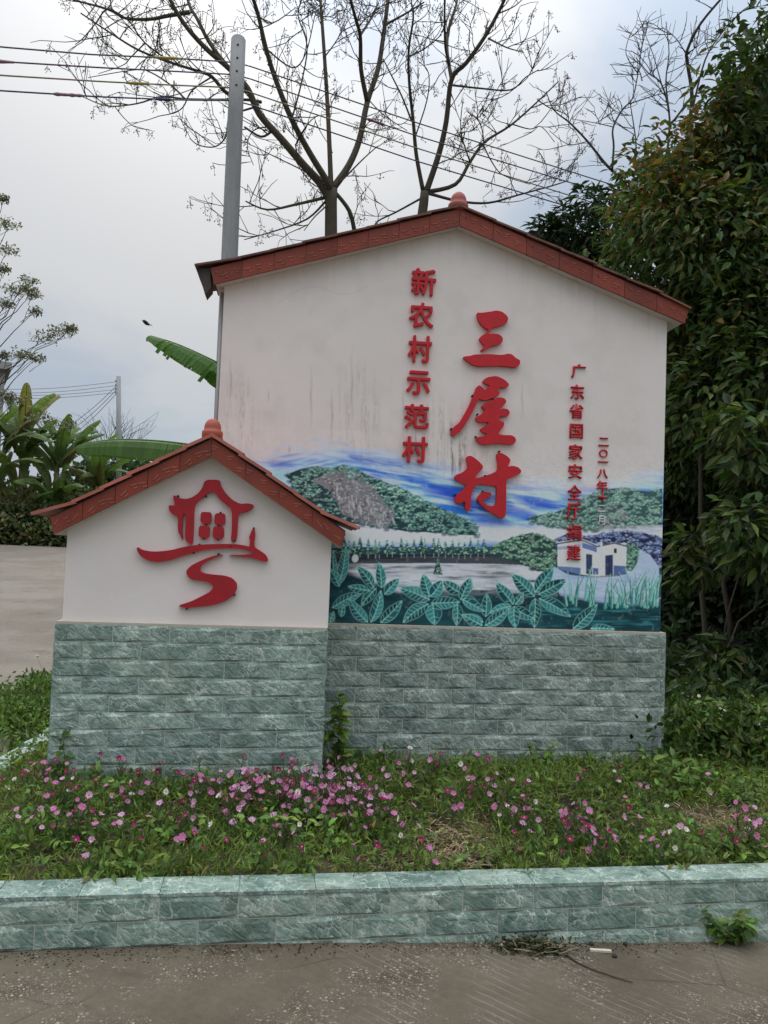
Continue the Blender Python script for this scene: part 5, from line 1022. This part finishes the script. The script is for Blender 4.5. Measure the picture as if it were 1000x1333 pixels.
def scatter(n, hfun, kind):
    x = nr.uniform(-2.1, 3.2, n); y = nr.uniform(3.0, 6.4, n); z = np.array([bed_z(a, b) for a, b in zip(x, y)])
    P_ = np.c_[x, y, z] - np.array(CAM); cz = P_ @ np.array(FWD); px = 500 + F * (P_ @ np.array(RIGHT)) / cz; py = 666.5 - F * (P_ @ np.array(UP)) / cz
    k = np.array([not blocked(a, b) for a, b in zip(x, y)]) & (nr.uniform(0, 1, n) > bare(px, py)); return np.c_[x, y, z][k], px[k], py[k]
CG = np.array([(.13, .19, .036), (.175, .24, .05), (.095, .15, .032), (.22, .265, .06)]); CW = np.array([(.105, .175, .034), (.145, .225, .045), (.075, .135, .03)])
# feathery ground foliage: fine upright blades in tufts
p_, px_, py_ = scatter(6000, None, 0); kp = (p_[:, 0] > -1.93) & ~((px_ > 868) & (py_ < 985)); p_ = p_[kp]; k = 17; P3 = np.repeat(p_, k, 0) + nr.normal(0, .03, (len(p_) * k, 3)) * np.array((1, 1, 0)); hh = .065 + .07 * np.repeat(vnoise(p_[:, 0] * 5, p_[:, 1] * 5, 3), k) ; n = len(P3)
P3[:, 2] += nr.uniform(0, .75, n) * hh; d = unit(n) + np.array((0, 0, .45))
f = leaves('feathery_ground_foliage', P3, d, unit(n), .05 * nr.uniform(.6, 1.4, n), .006, jit(CG, n), M['grass'], None, True); f['kind'] = 'stuff'
# low broad-leaved weeds
p_, px_, py_ = scatter(3000, None, 0); sel = ~((px_ > 868) & (py_ < 985)) & (nr.uniform(0, 1, len(p_)) < .35 + .65 * (vnoise(p_[:, 0] * 3, p_[:, 1] * 3, 8) > .5)); p_ = p_[sel]; k = 9; P3 = np.repeat(p_, k, 0) + nr.normal(0, .035, (len(p_) * k, 3)) * np.array((1, 1, 0)); n = len(P3)
P3[:, 2] += nr.uniform(.01, 1, n) * (.05 + .075 * np.repeat(vnoise(p_[:, 0] * 4, p_[:, 1] * 4, 14), k)); f = leaves('low_weeds', P3, unit(n) * .8 + np.array((0, -.1, .15)), unit(n) * .5 + np.array((0, -.2, 1)), .042 * nr.uniform(.6, 1.5, n), .026, jit(CW, n), M['leaf'], None, False); f['kind'] = 'stuff'
# dry straw in the bare patches
n = 2600; px_ = np.concatenate([nr.normal(590, 36, 1100), nr.normal(935, 45, 700), nr.normal(530, 60, 400), nr.uniform(0, 1000, 400)]); py_ = np.concatenate([nr.normal(1100, 20, 1100), nr.normal(1072, 12, 700), nr.normal(1126, 8, 400), nr.uniform(1050, 1130, 400)])
P3 = np.array([bedpt(a, b) for a, b in zip(px_, np.clip(py_, 1000, 1134))]); k = np.array([not blocked(a[0], a[1]) for a in P3]); P3 = P3[k]; n = len(P3); P3[:, 2] += nr.uniform(.004, .03, n); d = unit(n); d[:, 2] *= .25
f = leaves('straw_litter', P3, d, unit(n) + np.array((0, 0, 1)), .07 * nr.uniform(.5, 1.5, n), .005, jit(np.array([(.36, .28, .16), (.28, .21, .12), (.42, .35, .22)]), n), M['straw'], None, True); f['kind'] = 'stuff'
# rough grass outside the left kerb, weeds under the trees at right
def patch(name, n, spec, L, Wd, pal, mat, hgt, simple):
    C = []
    for px, py, sx_, sy_, wgt in spec:
        m_ = int(n * wgt)
        for a, b in zip(nr.normal(px, sx_, m_), nr.normal(py, sy_, m_)):
            p = bedpt(a, max(b, 880)); 
            if p.x < -1.0: p.z = road_z(p.x, p.y)
            if not blocked(p.x, p.y): C.append(p)
    C = np.array(C); n = len(C); C[:, 2] += nr.uniform(.0, 1, n) * hgt
    f = leaves(name, C, unit(n) * .8 + np.array((0, 0, .35)), unit(n) + np.array((0, -.2, .9)), L * nr.uniform(.6, 1.4, n), Wd, jit(pal, n), mat, None, simple); f['kind'] = 'stuff'
patch('verge_weeds', 5200, [(18, 915, 22, 12, .5), (50, 900, 12, 13, .5)], .05, .026, CW * .8, M['leaf'], .13, False)
n = 5200; x_ = -2.19 - np.abs(nr.normal(0, .16, n)); y_ = nr.uniform(4.6, 9.2, n); z_ = np.array([road_z(a, b) for a, b in zip(x_, y_)]) + nr.uniform(0, 1, n) * (.05 + .14 * vnoise(x_ * 5, y_ * 2.2, 4))
f = leaves('verge_weeds', np.c_[x_, y_, z_], unit(n) * .8 + np.array((0, 0, .35)), unit(n) + np.array((0, -.2, .9)), .05 * nr.uniform(.6, 1.4, n), .026, jit(CW * .8, n), M['leaf']); f['kind'] = 'stuff'
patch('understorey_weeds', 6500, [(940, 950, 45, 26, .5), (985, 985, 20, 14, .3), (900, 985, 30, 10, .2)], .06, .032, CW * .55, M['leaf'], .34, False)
n = 9000; x_ = nr.uniform(1.95, 5, n); y_ = nr.uniform(5.6, 8.6, n); z_ = .25 + nr.uniform(0, 1, n) * (.25 + .16 * (y_ - 5.4)) * (.6 + .8 * vnoise(x_ * 3, y_ * 3, 5))
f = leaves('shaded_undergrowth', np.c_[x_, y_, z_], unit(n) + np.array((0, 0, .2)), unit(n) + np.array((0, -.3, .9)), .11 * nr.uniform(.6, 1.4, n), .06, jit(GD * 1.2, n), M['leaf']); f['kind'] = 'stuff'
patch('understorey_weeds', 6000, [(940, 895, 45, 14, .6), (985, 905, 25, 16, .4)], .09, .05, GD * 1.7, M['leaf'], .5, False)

# cosmos plants, copied from a few prototypes
def flower_mesh(col, seed, closed=.0):
    r = random.Random(seed); mb = MB(); n = 8; V0 = .0162
    for k in range(n):
        a = 2 * PI * k / n + r.uniform(-.08, .08); ca, sa = math.cos(a), math.sin(a); ru = V0 * r.uniform(.9, 1.1); tilt = .18 + closed + r.uniform(-.12, .12)
        def P_(rad, w_, z): return (ca * rad - sa * w_, sa * rad + ca * w_, z)
        g = r.uniform(.85, 1.15); mb.col = tuple(np.array(col) * g)
        wd = ru * .31; mb.add([P_(.003, -wd * .3, 0), P_(.003, wd * .3, 0), P_(ru * .62, wd, ru * .62 * tilt + .001), P_(ru * .62, -wd, ru * .62 * tilt + .001), P_(ru * .6, 0, ru * .6 * tilt - .001), P_(ru * .97, wd * .7, ru * tilt), P_(ru, 0, ru * tilt * .9 - .001), P_(ru * .97, -wd * .7, ru * tilt)],
               [(0, 1, 2, 4), (0, 4, 3), (4, 2, 5, 6), (3, 4, 6, 7)], 0)
    mb.col = (1, 1, 1)
    mb.lathe([(.0046, -.001), (.0044, .002), (.0022, .004), (0, .0045)], 8, (0, 0, 0), 1); mb.lathe([(0, -.006), (.003, -.0035), (.004, 0)], 6, (0, 0, 0), 2)
    return mb.mesh('flower', [M['petal'], M['centre'], M['stem']], True)
KINDS = {'pale': ((.70, .40, .66), 'pale pink cosmos flower on a feathery plant in the bed'), 'pink': ((.66, .23, .53), 'bright pink cosmos flower on a feathery plant in the bed'), 'magenta': ((.32, .035, .15), 'deep magenta cosmos flower on a feathery plant in the bed'), 'white': ((.78, .72, .74), 'white cosmos flower on a feathery plant in the bed')}
FM = {k: [flower_mesh(v[0], 10 * i + j, (0, .25, .6)[j]) for j in range(3)] for i, (k, v) in enumerate(KINDS.items())}
def cosmos_stem(heights, seed):
    r = random.Random(seed); mb = MB(); mb.col = (.10, .15, .045)
    for (dx_, dy_, h) in heights:
        mb.tube([(0, 0, -.02), (dx_ * .35, dy_ * .35, h * .5), (dx_, dy_, h)], [.0022, .0018, .0014], 4, 0, False)
        for _ in range(14):
            t = r.uniform(.1, .75); p = Vector((dx_ * t, dy_ * t, h * t)); a = r.uniform(0, 2 * PI); d = Vector((math.cos(a), math.sin(a), r.uniform(.1, .9))) * r.uniform(.035, .075); mb.col = tuple(np.array((.055, .11, .025)) * r.uniform(.7, 1.3)); q_ = p + d; sd_ = d.cross(Vector((0, 0, 1))).normalized() * .0022
            mb.add([p - sd_ * .6, p + sd_ * .6, q_ + sd_ * .4, q_ - sd_ * .4], [(0, 1, 2, 3)])
            for _2 in range(3):
                b = p + d * r.uniform(.3, .95); e = b + Vector((r.uniform(-1, 1), r.uniform(-1, 1), r.uniform(-.3, .8))) * .022; mb.add([b - sd_ * .5, b + sd_ * .5, e], [(0, 1, 2)])
    for (dx_, dy_, h) in heights:
        for _ in range(2):
            mb.col = (.10, .11, .03); a = r.uniform(0, 2 * PI); t = r.uniform(.55, .8); p = Vector((dx_ * t, dy_ * t, h * t)); e = p + Vector((math.cos(a) * .03, math.sin(a) * .03, r.uniform(.03, .06))); mb.tube([p, e], [.0012, .001], 3, 0, False); mb.col = r.choice(((.30, .06, .18), (.16, .14, .05), (.45, .16, .34))); mb.oct(e, .0042, 0, 1.4)
    return mb.mesh('stem', M['grass'], True)
protos = []
for s in range(6):
    hs = [(rnd.uniform(-.03, .03), rnd.uniform(-.03, .03), rnd.uniform(.11, .18))] + ([(rnd.uniform(-.06, .06), rnd.uniform(-.05, .05), rnd.uniform(.09, .15))] if s % 2 else []); protos.append((hs, cosmos_stem(hs, s)))
FS = [(395, 1026, 50, 18, 88, 'dense', 'in the dense drift below the small plinth'), (448, 1032, 26, 15, 40, 'dense', 'crowded at the right end of the dense drift'), (300, 1025, 45, 18, 30, 'dense', 'at the left end of the dense drift'), (180, 1020, 70, 16, 24, 'mix', 'below the left half of the small plinth'), (85, 1050, 60, 26, 26, 'mix', 'in the left corner of the bed'), (60, 1005, 25, 10, 8, 'mix', 'beside the left kerb return'), (250, 1085, 110, 22, 24, 'mix', 'near the front kerb at left'), (560, 1000, 50, 10, 12, 'mix', 'close to the big plinth left of centre'), (650, 1045, 50, 22, 18, 'mix', 'in the middle of the bed behind the straw patch'), (745, 1072, 42, 18, 26, 'dense', 'in the right hand drift of the bed'), (690, 1010, 90, 10, 12, 'mix', 'along the foot of the big plinth'), (830, 1040, 60, 25, 9, 'mix', 'scattered below the right end of the big plinth'), (978, 1082, 22, 16, 14, 'dense', 'in the clump at the right picture edge'), (840, 1105, 40, 10, 8, 'mix', 'by the front kerb at right'), (560, 1060, 50, 20, 6, 'mix', 'just above the straw patch'), (480, 1090, 50, 20, 8, 'mix', 'left of the straw patch near the kerb')]
CN = {'pale': 'pale pink', 'pink': 'bright pink', 'magenta': 'deep magenta', 'white': 'white'}
for px, py, sx_, sy_, cnt, md, where in FS:
    for _ in range(cnt):
        ok = False
        for _t in range(20):
            a, b = rnd.gauss(px, sx_), min(max(rnd.gauss(py, sy_), 985), 1122); p = bedpt(a, b, .13)
            if not blocked(p.x, p.y) and -30 < a < 1030: ok = True; break
        if not ok: continue
        kd = rnd.choices(('pale', 'pink', 'magenta', 'white'), (.38, .36, .2, .06) if md == 'dense' else (.32, .3, .26, .12))[0]; hs, sm = rnd.choice(protos)
        T = thing('cosmos_plant', CN[kd] + ' cosmos ' + where, 'flower', p, rnd.uniform(0, 2 * PI), CN[kd] + ' cosmos ' + where)
        sc = rnd.uniform(.8, 1.12); o = bpy.data.objects.new('stem', sm); COL.objects.link(o); o.parent = T; o.scale = (1, 1, sc)
        for dx_, dy_, h in hs:
            f = bpy.data.objects.new('flower', rnd.choice(FM[kd])); COL.objects.link(f); f.parent = T; f.location = (dx_, dy_, h * sc)
            # blooms nod towards the open road side
            tilt = rnd.uniform(.2, 1.45); az = rnd.gauss(-PI / 2, .9) - T.rotation_euler.z; f.rotation_euler = Vector((math.cos(az) * math.sin(tilt), math.sin(az) * math.sin(tilt), math.cos(tilt))).to_track_quat('Z', 'Y').to_euler(); f.scale = (rnd.uniform(.62, 1.08),) * 3

# broad-leaved weeds standing against the plinths and kerb
def weed(label, px, py, h, spread, nl, Ls, pal, base=None, flowers=0, group=None, name='weed_plant', stem_n=5):
    b_ = base or bedpt(px, py); T = thing(name, label, 'weed', b_, group=group); q = MB(); tips = []
    for _ in range(stem_n):
        e = Vector((rnd.gauss(0, spread), rnd.gauss(0, spread * .6), h * rnd.uniform(.55, 1.05))); pp = limb(q, (0, 0, -.02), e, .004, .0018, .06, 5); tips += pp[2:]
    q.build('stems', M['stem'], T); n = nl; idx = nr.integers(0, len(tips), n); C = np.array([tips[i] for i in idx]) + nr.normal(0, spread * .18, (n, 3)); d = unit(n); d[:, 2] *= .5
    f = leaves('foliage', C, d, unit(n) * .4 + np.array((0, -.35, 1)), Ls * nr.uniform(.5, 1.3, n), Ls * .62, jit(pal, n), M['leaf'], T)
    for _ in range(flowers):
        t = rnd.choice(tips[-3 * stem_n:]); o = bpy.data.objects.new('flower', rnd.choice(FM['white'][:2])); COL.objects.link(o); o.parent = T; o.location = t + Vector((rnd.uniform(-.05, .05), -.04, .05)); o.rotation_euler = (rnd.uniform(.3, 1), 0, rnd.uniform(-.5, .5)); o.scale = (.72,) * 3
    return T
weed('tall leafy weed climbing beside the small plinth in the corner between the signs', 440, 1009, .46, .05, 90, .075, CW * 1.05)
weed('leafy weed at the left foot of the small tiled plinth', 78, 1022, .30, .05, 54, .07, CW)
weed('small leafy weed in front of the big plinth below the mural house', 700, 1003, .17, .06, 34, .05, CW * 1.1)
weed('small leafy weed in front of the big plinth left of centre', 597, 1003, .12, .06, 30, .045, CW * 1.1)
weed('low leafy weed at the right foot of the big plinth', 850, 1008, .13, .05, 44, .055, CW * 1.1)
weed('broad weed among the cosmos below the small plinth', 400, 1062, .1, .05, 22, .06, CW * 1.2)
weed('broad weed spreading under the pink flowers at left', 140, 1048, .11, .06, 30, .06, CW * 1.1)
weed('light green weed patch near the kerb under the pink drift', 350, 1105, .12, .14, 70, .05, CW * 1.25)
weed('light green clump by the kerb left of the straw patch', 430, 1108, .12, .14, 70, .05, CW * 1.3)
weed('leafy clump at the bed edge under the evergreen', 905, 1035, .2, .18, 90, .06, CW * 1.15)
for k, (x, y, lb_) in enumerate(((925, 985, 'white flowered weed nearest the sign plinth'), (962, 990, 'white flowered weed in the middle of the shaded bank'), (992, 1005, 'white flowered weed at the right picture edge'), (945, 940, 'white flowered weed further back in the shade'))):
    weed(lb_, x, y, .36, .12, 90, .065, CW * .9, flowers=6, group='white flowered weeds under the trees', name='flowering_weed', stem_n=8)
def roadpt(px, py):
    z = 0
    for _ in range(4): p = atZ(px, py, z); z = road_z(p.x, p.y)
    return Vector((p.x, p.y, z))
weed('bright green weed growing from the kerb foot at the right', 962, 1226, .15, .08, 150, .05, CW * 1.15, roadpt(962, 1228))
weed('tiny seedling in the joint below the kerb at the middle', 582, 1209, .03, .012, 10, .022, CW * 1.3, roadpt(582, 1211), stem_n=3)
weed('tiny weed tuft below the kerb right of the seedling', 606, 1213, .022, .02, 12, .018, CW, roadpt(606, 1214), stem_n=3)
weed('tiny flat weed on the bare concrete at left', 71, 1257, .012, .018, 14, .015, CW * .8, roadpt(71, 1257), stem_n=3)
b_ = roadpt(62, 885); sh = thing('seed_stalk', 'bare brown stalk with a pale round seed head left of the small plinth', 'weed', b_)
q = MB(); t_ = at(49, 854, b_.y) - b_; q.tube([(0, 0, 0), t_ * .5 + Vector((-.01, 0, 0)), t_], [.003, .0025, .0015], 5); q.build('stem', M['stick'], sh)
q = MB(); q.lathe([(0, -.014), (.01, -.01), (.014, 0), (.01, .01), (0, .014)], 9, tuple(t_)); q.build('seed_head', M['chip'], sh)
# wilted heap of pulled weeds
hp = roadpt(690, 1236); H_ = thing('wilted_weed_heap', 'heap of dried pulled weeds lying on the concrete by the kerb', 'weeds', hp); q = MB()
for _ in range(90): a_ = Vector((rnd.gauss(0, .07), rnd.gauss(0, .028), rnd.uniform(.0, .02))); limb(q, a_, a_ + Vector((rnd.uniform(-.07, .09), rnd.uniform(-.03, .03), rnd.uniform(0, .022))), .0022, .0012, .08, 3)
q.build('stalks', M['stick'], H_)['kind'] = 'stuff'
n = 900; C = np.c_[nr.normal(0, .075, n), nr.normal(0, .026, n), np.abs(nr.normal(0, .016, n)) + .003]; f = leaves('dry_leaves', C, unit(n), unit(n) + np.array((0, 0, 1)), .022 * nr.uniform(.5, 1.4, n), .009, jit(np.array([(.05, .055, .025), (.07, .065, .035), (.035, .045, .02)]), n), M['straw'], H_, True); f['kind'] = 'stuff'
q = MB(); w_ = [roadpt(x, y) - hp + Vector((0, 0, .006)) for x, y in ((735, 1243), (752, 1255), (772, 1264), (798, 1273), (824, 1281))]; q.tube(w_, [.004, .004, .0035, .003, .002], 5); q.build('long_stalk', M['bark'], H_)
# dry brush on the kerb face at left
hp = roadpt(186, 1204); hp.z += .03; H2 = thing('dry_brush', 'small tangle of brown roots hanging on the kerb face at left', 'weeds', hp); q = MB()
for _ in range(40): a_ = Vector((rnd.gauss(0, .018), rnd.gauss(.0, .008), rnd.uniform(-.02, .06))); limb(q, a_, a_ + Vector((rnd.uniform(-.035, .035), rnd.uniform(-.012, .006), rnd.uniform(-.03, .03))), .0012, .0007, .1, 3)
q.build('stalks', M['dead'], H2)['kind'] = 'stuff'
o_ = roadpt(84, 1221); q = MB(); q.tube([roadpt(84, 1221) - o_ + Vector((0, 0, .004)), roadpt(118, 1219) - o_ + Vector((0, 0, .007)), roadpt(155, 1221) - o_ + Vector((0, 0, .004))], [.003, .004, .002], 6); tag(q.build('stick', M['stick'], None, o_), 'pale dry stick lying along the foot of the kerb', 'stick')
o_ = roadpt(782, 1239); q = MB(); q.box(-.042, .042, -.008, .008, .001, .009); c_ = q.build('wood_chip', M['chip'], None, o_); c_.rotation_euler = (0, 0, -.05); tag(c_, 'flat cream coloured chip lying on the concrete right of the heap', 'wood chip')
o_ = roadpt(653, 1232); q = MB(); q.add([(-.01, 0, .002), (.006, -.006, .002), (.012, .012, .004), (-.004, .02, .006), (0, .004, .012)], [(0, 1, 4), (1, 2, 4), (2, 3, 4), (3, 0, 4), (3, 2, 1, 0)]); tag(q.build('dry_leaf', M['chip'], None, o_), 'small yellow dry leaf at the left end of the weed heap', 'leaf')
for px, py, r_, lb_ in ((770, 1230, .011, 'dark pebble by the kerb just above the cream chip'), (814, 1230, .010, 'dark pebble by the kerb right of the cream chip'), (800, 1246, .011, 'dark pebble on the concrete below the cream chip')):
    o_ = roadpt(px, py); q = MB(); q.lathe([(0, 0), (r_ * .8, .001), (r_, r_ * .5), (r_ * .7, r_), (0, r_ * 1.15)], 9); tag(q.build('pebble', M['bird'], None, o_), lb_, 'pebble')
# crumbs of grit at the kerb foot
q = MB(); r = random.Random(4)
for _ in range(700):
    px = r.uniform(-20, 1020); t = abs(r.gauss(0, .05)); p = roadpt(px, 1215); k_ = KERB.o + KERB.u * ((p - KERB.o).dot(KERB.u)) + KERB.n * (.012 + t); q.oct((k_.x, k_.y, road_z(k_.x, k_.y) + .001), r.uniform(.0015, .005), 0, .7)
f = q.build('grit', M['soil']); f['kind'] = 'stuff'
